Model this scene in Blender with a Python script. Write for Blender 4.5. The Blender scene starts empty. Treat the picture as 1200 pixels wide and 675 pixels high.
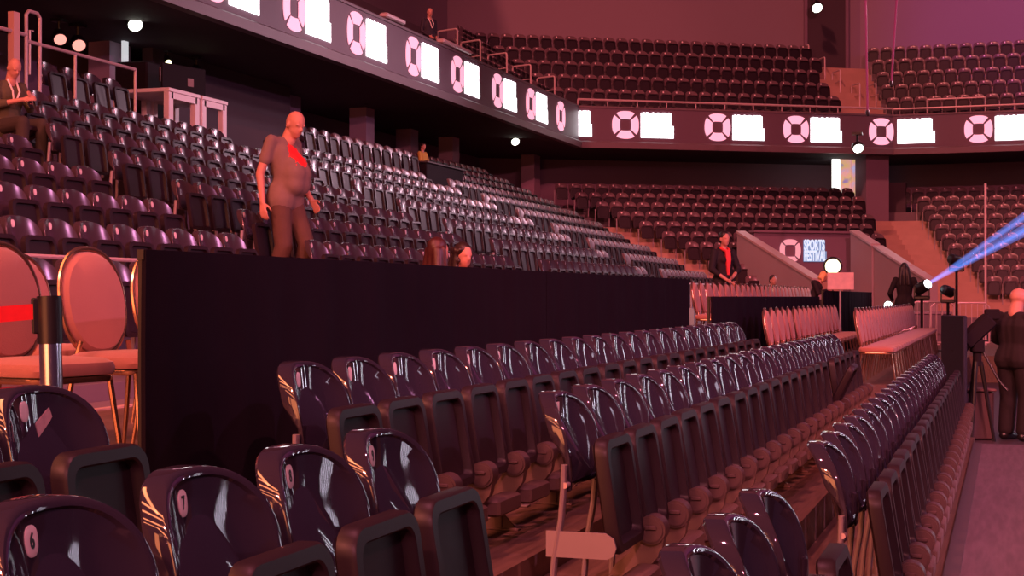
import bpy, math, random
import numpy as np
from mathutils import Vector, Matrix, noise
from mathutils.bvhtree import BVHTree
random.seed(7)
PI = math.pi
SC = bpy.context.scene
COL = SC.collection
# ------------------------------------------------------------------ view geometry (rows run along +Y, seats face +X)
F, W, H = 1733.0, 1200, 675
VX, HY = 1180.0, 348.0
TH = math.atan((VX - 600) / F)
CS, SN = math.cos(TH), math.sin(TH)
EYE = 1.45
def P(px, py, Z):
    xc = (px - 600) * Z / F
    return Vector((xc * CS - Z * SN, xc * SN + Z * CS, EYE + (HY - py) * Z / F))
def zl(px, L):                       # depth of the point L metres left of the eye line that shows at px
    return F / CS * L / (VX - px)
def yl(px, L):
    return (zl(px, L) - L * SN) / CS
def pxof(x, y):
    Z = -x * SN + y * CS
    return 600 + F * (x * CS + y * SN) / Z, Z
def pyof(x, y, z):
    return HY - F * (z - EYE) / (-x * SN + y * CS)
# ------------------------------------------------------------------ materials
MATS = {}
def mat(name, col, rough=0.5, metal=0.0, coat=0.0, spec=0.5, var=0.0, scale=6.0, bump=0.0, bscale=80.0, sheen=0.0):
    if name in MATS: return MATS[name]
    m = bpy.data.materials.new(name); m.use_nodes = True
    nt = m.node_tree; b = nt.nodes['Principled BSDF']
    b.inputs['Base Color'].default_value = (*col, 1); b.inputs['Roughness'].default_value = rough
    b.inputs['Metallic'].default_value = metal; b.inputs['Coat Weight'].default_value = coat
    b.inputs['Coat Roughness'].default_value = 0.08
    b.inputs['Specular IOR Level'].default_value = spec
    if sheen: b.inputs['Sheen Weight'].default_value = sheen
    tc = nt.nodes.new('ShaderNodeTexCoord')
    if var:
        n = nt.nodes.new('ShaderNodeTexNoise'); n.inputs['Scale'].default_value = scale; n.inputs['Detail'].default_value = 5
        mx = nt.nodes.new('ShaderNodeMix'); mx.data_type = 'RGBA'
        mx.inputs[6].default_value = (*[c * (1 - var) for c in col], 1)
        mx.inputs[7].default_value = (*[min(1, c * (1 + var)) for c in col], 1)
        nt.links.new(tc.outputs['Object'], n.inputs['Vector']); nt.links.new(n.outputs['Fac'], mx.inputs[0])
        nt.links.new(mx.outputs[2], b.inputs['Base Color'])
    if bump:
        n2 = nt.nodes.new('ShaderNodeTexNoise'); n2.inputs['Scale'].default_value = bscale
        bp = nt.nodes.new('ShaderNodeBump'); bp.inputs['Strength'].default_value = bump; bp.inputs['Distance'].default_value = 0.01
        nt.links.new(tc.outputs['Object'], n2.inputs['Vector']); nt.links.new(n2.outputs['Fac'], bp.inputs['Height'])
        nt.links.new(bp.outputs['Normal'], b.inputs['Normal'])
    MATS[name] = m; return m
def emit(name, col, s):
    if name in MATS: return MATS[name]
    m = bpy.data.materials.new(name); m.use_nodes = True
    b = m.node_tree.nodes['Principled BSDF']
    b.inputs['Base Color'].default_value = (*[c * .5 for c in col], 1)
    b.inputs['Emission Color'].default_value = (*col, 1); b.inputs['Emission Strength'].default_value = s
    MATS[name] = m; return m
def wood(name, c1, c2, sx=1.0):
    m = bpy.data.materials.new(name); m.use_nodes = True; nt = m.node_tree; b = nt.nodes['Principled BSDF']
    tc = nt.nodes.new('ShaderNodeTexCoord'); mp = nt.nodes.new('ShaderNodeMapping'); mp.inputs['Scale'].default_value = (14 * sx, 0.8, 6)
    n = nt.nodes.new('ShaderNodeTexNoise'); n.inputs['Scale'].default_value = 3; n.inputs['Detail'].default_value = 8
    r = nt.nodes.new('ShaderNodeValToRGB'); r.color_ramp.elements[0].color = (*c1, 1); r.color_ramp.elements[1].color = (*c2, 1)
    r.color_ramp.elements[0].position = .35; r.color_ramp.elements[1].position = .68
    nt.links.new(tc.outputs['Object'], mp.inputs['Vector']); nt.links.new(mp.outputs['Vector'], n.inputs['Vector'])
    nt.links.new(n.outputs['Fac'], r.inputs['Fac']); nt.links.new(r.outputs['Color'], b.inputs['Base Color'])
    b.inputs['Roughness'].default_value = .55
    MATS[name] = m; return m
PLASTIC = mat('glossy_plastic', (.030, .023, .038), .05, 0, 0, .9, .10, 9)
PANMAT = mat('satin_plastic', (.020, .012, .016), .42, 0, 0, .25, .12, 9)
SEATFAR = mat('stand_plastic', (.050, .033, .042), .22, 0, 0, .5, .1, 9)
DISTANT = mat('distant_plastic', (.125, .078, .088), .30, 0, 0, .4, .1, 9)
MATTE = mat('matte_black', (.014, .010, .013), .8, 0, 0, .12)
GREYMETAL = mat('grey_painted_steel', (.27, .215, .235), .42, .15, 0, .5, .06, 12)
HINGE = mat('hinge_plastic', (.085, .052, .055), .42, 0, 0, .5, .1, 12)
BEAM = mat('beam_steel', (.16, .10, .088), .45, .1, 0, .5, .1, 6)
STICK = mat('sticker_paper', (.86, .74, .72), .5)
INK = mat('black_ink', (.01, .01, .01), .5)
CLOTH = mat('black_cloth', (.009, .006, .0105), 1.0, 0, 0, .08, .2, 3, .25, 250)
CLOTHB = mat('blue_black_panel', (.016, .017, .034), .7, 0, 0, .3, .15, 3, .15, 200)
UPH = mat('salmon_velvet', (.36, .15, .115), .75, 0, 0, .25, .10, 7, .2, 220, .3)
GOLD = mat('bronze_frame', (.50, .30, .20), .22, .9, 0, .5)
CHROME = mat('brushed_chrome', (.62, .60, .66), .22, 1)
BLACKP = mat('black_plastic', (.012, .010, .012), .35)
RED = mat('red_webbing', (.75, .02, .03), .6, 0, 0, .3, .1, 40)
CONC = mat('concrete_mauve', (.16, .12, .14), .8, 0, 0, .3, .15, 1.5)
STEP = mat('timber_tread', (.42, .26, .20), .6, 0, 0, .4, .18, 2)
DARKWALL = mat('dark_wall_paint', (.20, .13, .18), .8, 0, 0, .3, .12, .6)
BLACKWALL = mat('black_wall_paint', (.065, .045, .056), .85, 0, 0, .3, .15, .6)
UPWALL = mat('mauve_wall_paint', (.24, .175, .21), .85, 0, 0, .3, .06, .25)
PILLAR = mat('pillar_paint', (.34, .23, .30), .7, 0, 0, .3, .06, 1)
LED = mat('led_board_face', (.115, .068, .095), .55, 0, 0, .4, .05, 8)
LIP = mat('fascia_lip', (.13, .085, .10), .5, 0, 0, .4, .06, 2)
PARAPET = mat('parapet_plaster', (.34, .26, .28), .75, 0, 0, .3, .08, 1.2)
RAILM = mat('pale_rail', (.55, .42, .42), .4, .2)
WHITETAB = mat('white_laminate', (.78, .66, .66), .45)
DECK = wood('deck_boards', (.12, .068, .052), (.19, .112, .085))
WALK = wood('walkway_boards', (.11, .078, .095), (.165, .115, .14), .6)
SKIN = mat('skin', (.52, .24, .18), .5, 0, 0, .35, .06, 14)
WHITE_E = emit('led_white', (1, .97, 1), 4.0)
PINK_E = emit('led_pink', (1.0, .46, .62), 1.0)
PINK2_E = emit('screen_pink', (1.0, .46, .54), .62)
BLUE_E = emit('screen_ice_blue', (.62, .82, 1.0), .95)
BLUED_E = emit('screen_blue', (.25, .45, .75), .55)
LAMP_E = emit('lamp_white', (1, 1, .86), 5)
LAMPY_E = emit('lamp_warm', (1, .93, .52), 3)
LAMPR_E = emit('lamp_red', (1, .38, .31), 1.3)
EXIT_E = emit('lit_doorway', (1, 1, .95), 2.2)
GLOW_E = emit('lit_gap', (.80, .82, .86), .7)
# ------------------------------------------------------------------ mesh builder
KIDS = {}
class M:
    def __init__(s): s.v = []; s.f = []; s.m = []
    def add(s, v, f, mi=0):
        o = len(s.v); s.v += [tuple(p) for p in v]
        s.f += [tuple(i + o for i in q) for q in f]; s.m += [mi] * len(f); return s
    def box(s, c, d, rz=0.0, mi=0, R=None, ch=0.0):
        x, y, z = [k / 2 for k in d]; R = R or Matrix.Rotation(rz, 3, 'Z'); c = Vector(c)
        if ch <= 0:
            v = [c + R @ Vector((a * x, b * y, g * z)) for a in (-1, 1) for b in (-1, 1) for g in (-1, 1)]
            return s.add(v, [(0, 1, 3, 2), (4, 6, 7, 5), (0, 4, 5, 1), (2, 3, 7, 6), (0, 2, 6, 4), (1, 5, 7, 3)], mi)
        ch = min(ch, .45 * min(d)); rings = []
        def ring(xx, yy, zz):
            k = ch
            return [(-xx + k, -yy, zz), (xx - k, -yy, zz), (xx, -yy + k, zz), (xx, yy - k, zz), (xx - k, yy, zz), (-xx + k, yy, zz), (-xx, yy - k, zz), (-xx, -yy + k, zz)]
        for (xx, yy, zz) in ((x - ch, y - ch, -z), (x, y, -z + ch), (x, y, z - ch), (x - ch, y - ch, z)):
            rings.append([c + R @ Vector(p) for p in ring(xx, yy, zz)])
        return s.loops(rings, mi)
    def loops(s, rings, mi=0, cap0=True, cap1=True, closed=True):
        n = len(rings[0]); v = [p for r in rings for p in r]; f = []
        for i in range(len(rings) - 1):
            for j in range(n if closed else n - 1):
                k = (j + 1) % n
                f.append((i * n + j, i * n + k, (i + 1) * n + k, (i + 1) * n + j))
        if cap0: f.append(tuple(range(n - 1, -1, -1)))
        if cap1: f.append(tuple((len(rings) - 1) * n + j for j in range(n)))
        return s.add(v, f, mi)
    def tube(s, pts, r, n=8, mi=0, flat=1.0):
        pts = [Vector(p) for p in pts]; m = len(pts)
        rr = r if isinstance(r, (list, tuple)) else [r] * m
        t0 = (pts[1] - pts[0]).normalized()
        a = t0.orthogonal().normalized() if abs(t0.z) > .9 else t0.cross(Vector((0, 0, 1))).normalized()
        if abs(t0.z) > .9: a = (Vector((0, 1, 0)) - t0 * t0.y).normalized()
        rings = []
        for i in range(m):
            t = (pts[min(i + 1, m - 1)] - pts[max(i - 1, 0)]).normalized()
            a = (a - t * a.dot(t)).normalized(); b = t.cross(a)
            rings.append([pts[i] + (a * math.cos(q) + b * math.sin(q) * flat) * rr[i] for q in [2 * PI * k / n for k in range(n)]])
        return s.loops(rings, mi)
    def cyl(s, a, b, r, n=16, mi=0): return s.tube([a, b], r, n, mi)
    def ball(s, c, r, n=12, mi=0):
        c = Vector(c); r = Vector(r) if isinstance(r, (tuple, list, Vector)) else Vector((r, r, r))
        rings = []
        for i in range(1, n // 2):
            t = PI * i / (n // 2)
            rings.append([c + Vector((r.x * math.sin(t) * math.cos(p), r.y * math.sin(t) * math.sin(p), -r.z * math.cos(t))) for p in [2 * PI * k / n for k in range(n)]])
        k = len(rings); v = [p for q in rings for p in q] + [c - Vector((0, 0, r.z)), c + Vector((0, 0, r.z))]
        f = [(i * n + j, i * n + (j + 1) % n, (i + 1) * n + (j + 1) % n, (i + 1) * n + j) for i in range(k - 1) for j in range(n)]
        f += [(k * n, (j + 1) % n, j) for j in range(n)] + [(k * n + 1, (k - 1) * n + j, (k - 1) * n + (j + 1) % n) for j in range(n)]
        return s.add(v, f, mi)
    def quad(s, a, b, c, d, mi=0): return s.add([a, b, c, d], [(0, 1, 2, 3)], mi)
    def mesh(s, name, mats, smooth=True):
        me = bpy.data.meshes.new(name); me.from_pydata(s.v, [], s.f)
        for m in (mats if isinstance(mats, (list, tuple)) else [mats]): me.materials.append(m)
        if any(s.m): me.polygons.foreach_set('material_index', s.m)
        if smooth:
            me.polygons.foreach_set('use_smooth', [True] * len(me.polygons)); me.set_sharp_from_angle(angle=math.radians(38))
        me.update(); return me
    def build(s, name, mats, parent=None, smooth=True, loc=None):
        o = bpy.data.objects.new(name, s.mesh(name, mats, smooth)); COL.objects.link(o)
        if parent: o.parent = parent; KIDS.setdefault(parent.name, []).append(o)
        if loc is not None: o.location = loc
        return o
def tag(o, label=None, cat=None, group=None, kind=None):
    if label: o['label'] = label
    if cat: o['category'] = cat
    if group: o['group'] = group
    if kind: o['kind'] = kind
    return o
def empty(name, loc, rz=0.0, label=None, cat=None, group=None):
    o = bpy.data.objects.new(name, None); COL.objects.link(o); o.location = loc; o.rotation_euler.z = rz
    o.empty_display_size = .2
    return tag(o, label, cat, group)
def struct(m, name, mats, smooth=False):
    return tag(m.build(name, mats, None, smooth), kind='structure')
def kids(o): return list(KIDS.get(o.name, []))
def copy_tree(o, parent=None):
    c = o.copy(); COL.objects.link(c)
    if parent: c.parent = parent; KIDS.setdefault(parent.name, []).append(c)
    for ch in kids(o): copy_tree(ch, c)
    return c
ONES = 'zeroth first second third fourth fifth sixth seventh eighth ninth tenth eleventh twelfth thirteenth fourteenth fifteenth sixteenth seventeenth eighteenth nineteenth'.split()
def ordn(n):
    if n < 20: return ONES[n]
    t = ['', '', 'twent', 'thirt', 'fort', 'fift', 'sixt', 'sevent', 'eight', 'ninet'][n // 10]
    return t + 'ieth' if n % 10 == 0 else t + 'y-' + ONES[n % 10]
def text_obj(name, body, size, ext, off, m):
    cu = bpy.data.curves.new(name, 'FONT'); cu.body = body; cu.size = size; cu.extrude = ext; cu.offset = off; cu.align_x = 'CENTER'; cu.align_y = 'CENTER'
    o = bpy.data.objects.new('tmp_text', cu); COL.objects.link(o); bpy.context.view_layer.update()
    me = bpy.data.meshes.new_from_object(o.evaluated_get(bpy.context.evaluated_depsgraph_get())); me.name = name
    bpy.data.objects.remove(o); bpy.data.curves.remove(cu)
    me.materials.clear(); me.materials.append(m)
    t = bpy.data.objects.new(name, me); COL.objects.link(t); return t
# ------------------------------------------------------------------ seats
TOP = .94
def outline(n):
    a, zc, e = .236, .735, 2.7; pts = []
    for i in range(n + 1):
        t = PI * i / n
        c, s_ = math.cos(t), math.sin(t)
        pts.append((a * math.copysign(abs(c) ** (2 / e), c), zc + (TOP - zc) * abs(s_) ** (2 / e)))
    low = [(-.234, .69), (-.226, .65), (-.216, .61), (-.200, .58), (-.165, .566), (0, .562), (.165, .566), (.200, .58), (.216, .61), (.226, .65), (.234, .69)]
    return pts + low
def xback(z): return -.075 * max(0, (z - .57) / .37) ** 1.7
def thick(z): return .020 + .046 * min(1, max(0, (z - .69) / .09))
def backrest_mesh(n, detail=True):
    o = outline(n); c = (0, .75)
    def ring(sc, f, zs=None):
        r = []
        for (y, z) in o:
            yy, zz = c[0] + (y - c[0]) * sc, c[1] + (z - c[1]) * (zs or sc)
            r.append((xback(zz) + f(y, z) + .055 * (yy / .236) ** 2, yy, zz))
        return r
    m = M()
    if detail:
        R = [ring(.93, lambda y, z: -thick(z) + .012), ring(.97, lambda y, z: -thick(z)), ring(1.0, lambda y, z: -thick(z) + .008),
             ring(1.0, lambda y, z: -.010), ring(.985, lambda y, z: .0), ring(.95, lambda y, z: .004), ring(.90, lambda y, z: .003), ring(.87, lambda y, z: -.006),
             ring(.70, lambda y, z: -.013), ring(.45, lambda y, z: -.021), ring(.2, lambda y, z: -.025)]
    else:
        R = [ring(.97, lambda y, z: -thick(z)), ring(1, lambda y, z: -.010), ring(.97, lambda y, z: .002), ring(.86, lambda y, z: -.004), ring(.45, lambda y, z: -.019)]
    m.loops(R)
    for sg in (-1, 1):
        m.box((.030, sg * .205, .635), (.022, .034, .15), ch=.008)
    return m
def rrect(hw, z0, z1, r, n):
    pts = []
    for (cx, cz, a0) in ((hw - r, z1 - r, 0), (-hw + r, z1 - r, PI / 2), (-hw + r * .6, z0 + r * .6, PI), (hw - r * .6, z0 + r * .6, 1.5 * PI)):
        rr = r if cz > (z0 + z1) / 2 else r * .6
        for i in range(n + 1):
            t = a0 + (PI / 2) * i / n
            pts.append((cx + rr * math.cos(t), cz + rr * math.sin(t)))
    return pts
def pan_mesh(n, detail=True):          # about the hinge: folded up, underside to +x
    def ring(d, x, rad=.07):
        hw = .207 - d
        return [(x - .15 * max(0, z) - (.0 if z > .1 else 0), y, z) for (y, z) in rrect(hw, -.05 + d, .395 - d, max(.02, rad - d * .6), n)]
    m = M()
    if detail:
        R = [ring(.012, -.030), ring(.0, -.020), ring(0, .020), ring(.006, .030), ring(.038, .030), ring(.044, .024), ring(.050, -.008), ring(.12, -.014)]
    else:
        R = [ring(.006, -.028), ring(0, .022), ring(.036, .026), ring(.046, -.008)]
    m.loops(R); return m
def shell(m):
    b = BVHTree.FromPolygons([Vector(p) for p in m.v], m.f)
    def hit(y, z):
        h = b.ray_cast(Vector((.5, y, z)), Vector((-1, 0, 0)))
        return h[0].x if h[0] else xback(z)
    return hit
def oval(m, sx, y0, z0, ry, rz, n=18, t=.0015):
    def ring(k, dx): return [(sx(y0 + ry * k * math.cos(q), z0 + rz * k * math.sin(q)) + dx, y0 + ry * k * math.copysign(abs(math.cos(q)) ** .8, math.cos(q)), z0 + rz * k * math.copysign(abs(math.sin(q)) ** .8, math.sin(q))) for q in [2 * PI * i / n for i in range(n)]]
    return m.loops([ring(1, -.001), ring(1, t), ring(.93, t * 1.6), ring(.5, t * 1.6)])
SHELL_HI, SHELL_LO = shell(backrest_mesh(30, True)), shell(backrest_mesh(14, False))
SURF = lambda z: SHELL_HI(-.055, z)
def hinge_mesh():
    m = M()
    m.cyl((.262, .205, .362), (.262, .292, .362), .060, 20); m.cyl((.262, .198, .362), (.262, .299, .362), .050, 20)
    m.box((.215, .25, .36), (.10, .06, .07), ch=.012); m.box((.262, .197, .372), (.05, .012, .02), ch=.004)
    return m
def arm_mesh():
    m = M(); pr = [(.315, .345), (.300, .27), (.25, .205), (.20, .165), (.08, .165), (.10, .205), (.165, .26), (.215, .345)]
    m.loops([[(x, .225, z) for x, z in pr], [(x, .232, z) for x, z in pr], [(x, .268, z) for x, z in pr], [(x, .275, z) for x, z in pr]])
    m.box((.255, .03, .185), (.10, .33, .085), ch=.012)
    m.box((.19, .03, .165), (.16, .05, .04), ch=.006)
    return m
def post_mesh(yy):
    m = M(); m.tube([(.024, yy, .67), (.022, yy, .58), (.012, yy, .46), (-.016, yy, .30), (-.03, yy, .12), (-.03, yy, .01)], .021, 10, flat=.62)
    m.box((-.03, yy, .006), (.09, .06, .012), ch=.003)
    return m
def bracket_mesh():
    m = M(); pts = [(-.045, .315), (.20, .315), (.225, .33), (.235, .36), (.225, .395), (.19, .415), (-.045, .415)]
    y = -.262
    m.loops([[(x, y, z) for x, z in pts], [(x, y + .012, z) for x, z in pts]])
    return m
def make_seat(hi=True):
    t = empty('tip_up_seat', (0, 0, -50))
    backrest_mesh(30, True).build('backrest', PLASTIC, t)
    p = pan_mesh(6).build('seat_pan', PANMAT, t, loc=(.205, 0, .372))
    hinge_mesh().build('hinge_cover', HINGE, t)
    arm_mesh().build('support_arm', BEAM, t)
    s = post_mesh(-.245).build('stanchion', GREYMETAL, t)
    sc = M(); sc.cyl((.030, -.264, .592), (.030, -.216, .592), .012, 12); sc.build('screw', RAILM, s)
    st = M(); oval(st, SHELL_HI, -.055, .868, .0235, .030); st.build('number_sticker', STICK, t)
    return t
def make_stand_seat():
    t = empty('tip_up_seat', (0, 0, -50))
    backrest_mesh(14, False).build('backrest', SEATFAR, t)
    pan_mesh(3, False).build('seat_pan', PANMAT, t, loc=(.205, 0, .372))
    m = M(); m.tube([(.02, -.245, .67), (-.0, -.245, .46), (-.02, -.245, .01)], .021, 6); m.build('stanchion', GREYMETAL, t)
    st = M(); oval(st, SHELL_LO, -.055, .868, .027, .032, 10, .003); st.build('number_sticker', STICK, t)
    return t
proto = make_seat()
PF = .69
FL_D, FL_C, FL_B = -.09, .13, .254
first = [True]
def place_seat(x, y, z, label, group, end=False, open_=0.0, far_end=False, digit=None, squaretag=False):
    o = copy_tree(proto); o.location = (x, y, z); tag(o, label, 'seat', group)
    for c in kids(o):
        n = c.name.split('.')[0]
        if n == 'seat_pan' and open_: c.rotation_euler.y = open_
        if n == 'seat_pan' and not open_: c.rotation_euler.y = random.uniform(-.02, .02)
        if squaretag and n == 'number_sticker':
            m = M(); m.box((0, -.055, .868), (.004, .040, .062), ch=.001)
            c.data = m.mesh('number_sticker', STICK); c.location.x = SURF(.868) + .003
        if digit and n == 'number_sticker':
            d = text_obj('digit', digit, .042, .0006, .0008, INK); d.parent = c
            sl = math.atan2(SURF(.885) - SURF(.85), .035); yw = math.atan2(SHELL_HI(-.04, .868) - SHELL_HI(-.07, .868), .03)
            d.location = (SURF(.868) + .0034, -.055, .868)
            d.rotation_euler = (Matrix.Rotation(-yw, 3, 'Z') @ Matrix.Rotation(sl, 3, 'Y') @ Matrix.Rotation(PI / 2, 3, 'Z') @ Matrix.Rotation(PI / 2, 3, 'X')).to_euler()
            d.scale = (.8, 1, 1)
    if end: bracket_mesh().build('end_bracket', GREYMETAL, o)
    return o
LB, LC, LD = 2.6, 1.65, .65
GB, GC, GD = 'seats of the back row by the black drape', 'seats of the middle row', 'seats of the front row by the walkway'
rowB = [5.345 + .488 * i for i in range(21)]
rowC = [5.741 + .468 * i for i in range(22)]
rowD = [6.24 + .47 * i for i in range(22)]
# near block
for i, (y, d) in enumerate(zip((2.37, 2.90, 3.41, 3.92), '6789')):
    place_seat(-LC, y, FL_C, f'glossy dark tip-up seat with a pale oval sticker numbered {d}', GC, end=(i == 3), digit=d)
o = place_seat(-LB, 3.62, FL_B, 'dark tip-up seat with a blank sticker and a slanted tape scrap by the chrome post', GB)
tp = M()
tq = [(-.005, .83), (.06, .872), (.068, .845), (.055, .83), (-.008, .792)]
tp.loops([[(SHELL_HI(y, z) - .001, y, z) for y, z in tq], [(SHELL_HI(y, z) + .0025, y, z) for y, z in tq]]); tp.build('tape_scrap', mat('tape', (.50, .33, .33), .6, var=.25, scale=60), o)
place_seat(-LB, 3.12, FL_B, 'dark tip-up seat cut by the picture edge, beside the seat with the tape scrap', GB)
for i, y in enumerate((3.50, 4.04, 4.60)):
    place_seat(-LD, y, FL_D, f'dark tip-up seat cut by the bottom edge, {("nearest", "middle", "farthest")[i]} of the three nearest the walkway', GD, end=(i == 2))
for i, y in enumerate(rowB):
    place_seat(-LB, y, FL_B, f'dark tip-up seat, {ordn(i + 1)} from the aisle in the back row below the long black drape', GB, end=(i == 0))
for i, y in enumerate(rowC):
    op = .62 if i == 16 else 0
    lab = 'dark tip-up seat with its pan hanging half open in the middle row' if op else f'dark tip-up seat, {ordn(i + 1)} from the aisle in the middle row of the floor block'
    place_seat(-LC, y, FL_C, lab, GC, end=(i == 0), open_=op, squaretag=(i == 0))
for i, y in enumerate(rowD):
    place_seat(-LD, y, FL_D, f'dark tip-up seat, {ordn(i + 1)} from the aisle in the front row beside the board walkway', GD, end=(i == 0))
N_FLOOR = 4 + 2 + 3 + len(rowB) + len(rowC) + len(rowD)
def seat_rail(L, y0, y1, z, pitch, label):
    t = empty('seat_rail', (-L, y0, z), 0, label, 'seat rail', 'rails under the floor seats')
    m = M(); m.box((.12, (y1 - y0) / 2, .135), (.06, y1 - y0, .07), ch=.006); m.build('beam', BEAM, t)
    n = int((y1 - y0) / (pitch * 2))
    for i in range(n + 1):
        y = .15 + i * pitch * 2
        m = M(); m.box((.12, y, .055), (.04, .035, .10), ch=.004); m.box((.12, y, .006), (.22, .06, .012), ch=.003)
        m.add([(.03, y - .006, .012), (.10, y - .006, .012), (.10, y - .006, .09), (.03, y + .006, .012), (.10, y + .006, .012), (.10, y + .006, .09)], [(0, 2, 1), (3, 4, 5), (0, 1, 4, 3), (1, 2, 5, 4), (2, 0, 3, 5)])
        m.add([(.21, y - .006, .012), (.14, y - .006, .012), (.14, y - .006, .09), (.21, y + .006, .012), (.14, y + .006, .012), (.14, y + .006, .09)], [(0, 1, 2), (3, 5, 4), (0, 3, 4, 1), (1, 4, 5, 2), (2, 5, 3, 0)])
        m.box((.12, y, .137), (.075, .05, .085), ch=.006)
        m.build('foot', BEAM, t)
seat_rail(LB, 5.1, 15.4, FL_B, .488, 'brown steel rail under the back row of floor seats')
seat_rail(LC, 5.5, 15.9, FL_C, .468, 'brown steel rail under the middle row of floor seats')
seat_rail(LD, 6.0, 16.4, FL_D, .47, 'brown steel rail under the front row of floor seats')
seat_rail(LC, 2.1, 4.15, FL_C, .5, 'brown steel rail under the seats numbered six to nine')
seat_rail(LD, 3.2, 4.8, FL_D, .5, 'brown steel rail under the three seats nearest the walkway')
seat_rail(LB, 2.85, 3.85, FL_B, .5, 'brown steel rail under the seat with the tape scrap')
# ------------------------------------------------------------------ floors
def slab(name, x0, x1, y0, y1, z0, z1, m): return struct(M().box(((x0 + x1) / 2, (y0 + y1) / 2, (z0 + z1) / 2), (x1 - x0, y1 - y0, z1 - z0)), name, m)
ARENA = mat('arena_floor', (.055, .038, .045), .5, 0, 0, .4, .15, .8)
struct(M().box((0, 25, -.35), (60, 90, .3)), 'floor', ARENA)
slab('floor_front_tier', -1.15, -.34, -1, 17, -.25, FL_D, DECK)
slab('floor_middle_tier', -2.08, -1.15, -1, 17, -.2, FL_C, DECK)
slab('floor_back_tier', -3.28, -2.08, -1, 17, -.2, FL_B, DECK)
slab('floor_walkway', -.25, 3.6, -1, 16.3, -.25, FL_D, WALK)
slab('trim_1', -.34, -.25, -1, 16.3, -.25, FL_D + .008, mat('grey_trim', (.10, .08, .09), .5))
slab('floor_chair_platform', -5.75, -3.28, -1, 41, -.2, PF, DECK)
slab('trim_2', -5.82, -5.75, -1, 41, -.2, PF + .012, mat('edge_trim', (.55, .36, .28), .5))
slab('floor_rear_platform', -3.28, -.7, 17.0, 42, -.2, .31, DECK)
slab('floor_far_platform', -.7, 2.4, 30, 42, -.2, .31, DECK)
slab('floor_stand_foot', -6.5, -5.82, -1, 41, -.2, PF - .012, CONC)
# ------------------------------------------------------------------ bowl: polygon of left side, corner and end
C1, C2 = Vector((-14.0, 49.1)), Vector((-3.9, 55.2))
u2 = (C2 - C1).normalized(); n2 = Vector((-u2.y, u2.x)); n1 = Vector((-1, 0)); n3 = Vector((0, 1))
def miter(C, na, nb, o):
    det = na.x * nb.y - na.y * nb.x
    return C + Vector(((o * nb.y - o * na.y) / det, (na.x * o - nb.x * o) / det))
def poly(o, y0=-6.0, x1=22.0):
    return [Vector((-14.0 - o, y0)), miter(C1, n1, n2, o), miter(C2, n2, n3, o), Vector((x1, C2.y + o))]
def sweep(m, prof, y0=-6.0, x1=22.0, mi=0, closed=True):    # prof: (offset, z) loop, swept round the bowl
    rings = []
    cols = [poly(o, y0, x1) for o, z in prof]
    for k in range(4): rings.append([(cols[i][k].x, cols[i][k].y, prof[i][1]) for i in range(len(prof))])
    m.loops(rings, mi)
Lk = lambda k: 7.67 + .89 * k
Zk = lambda k: EYE - .264 + .377 * k
Ok = lambda k: Lk(k) - 14
for k in range(-1, 10):
    m = M(); o0, o1 = Ok(k) - .42, Ok(k + 1) - .42
    if k == 9: o1 = 4.6
    sweep(m, [(o0, Zk(k) - .5), (o1, Zk(k) - .5), (o1, Zk(k)), (o0, Zk(k))])
    struct(m, 'floor_terrace', CONC)
AIS = [(14.25, 15.25), (23.4, 24.4), (32.6, 33.6)]
for n_, (a, b) in enumerate(AIS):
    m = M()
    for k in range(0, 8):
        m.box((-(Lk(k) - .42) + .21, (a + b) / 2, Zk(k) - .19), (.42, b - a, .377 / 2 + .19), 0)
        m.box((-(Lk(k) - .42) - .40, (a + b) / 2, Zk(k) + .006), (.8, b - a, .012), 0)
    struct(m, 'aisle_steps', STEP)
# corner stair between the side and the corner seats: timber treads laid on every terrace, with half steps
def corner_steps(C, na, nb, lo, hi, ks, w0, w1, name):
    m = M()
    for k in ks:
        for h in (0, 1):
            o = Ok(k) - .46 - .42 * h; z = Zk(k) - .188 * h
            for (nn, d) in ((na, -1), (nb, 1)):
                t = Vector((-nn.y, nn.x)) * (1 if nn is nb else -1)
                if (t.dot(n3) < 0 and nn is n1): t = -t
                c = miter(C, na, nb, o); c2 = miter(C, na, nb, o + .5)
                t = (Vector((0, -1)) if nn is n1 else (Vector((1, 0)) if nn is n3 else (u2 if d > 0 else -u2)))
                w = w0 if d < 0 else w1
                a, b = c, c + t * w; e, f_ = c2, c2 + t * w
                lowz = z - .36
                v = [(a.x, a.y, lowz), (b.x, b.y, lowz), (f_.x, f_.y, lowz), (e.x, e.y, lowz), (a.x, a.y, z + .012), (b.x, b.y, z + .012), (f_.x, f_.y, z + .012), (e.x, e.y, z + .012)]
                m.add(v, [(0, 1, 2, 3), (4, 7, 6, 5), (0, 4, 5, 1), (1, 5, 6, 2), (2, 6, 7, 3), (3, 7, 4, 0)])
    struct(m, name, STEP)
corner_steps(C1, n1, n2, 0, 0, range(0, 8), 5.2, 4.2, 'corner_steps')
corner_steps(C2, n2, n3, 0, 0, range(0, 9), 2.4, 4.6, 'end_corner_steps')
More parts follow.
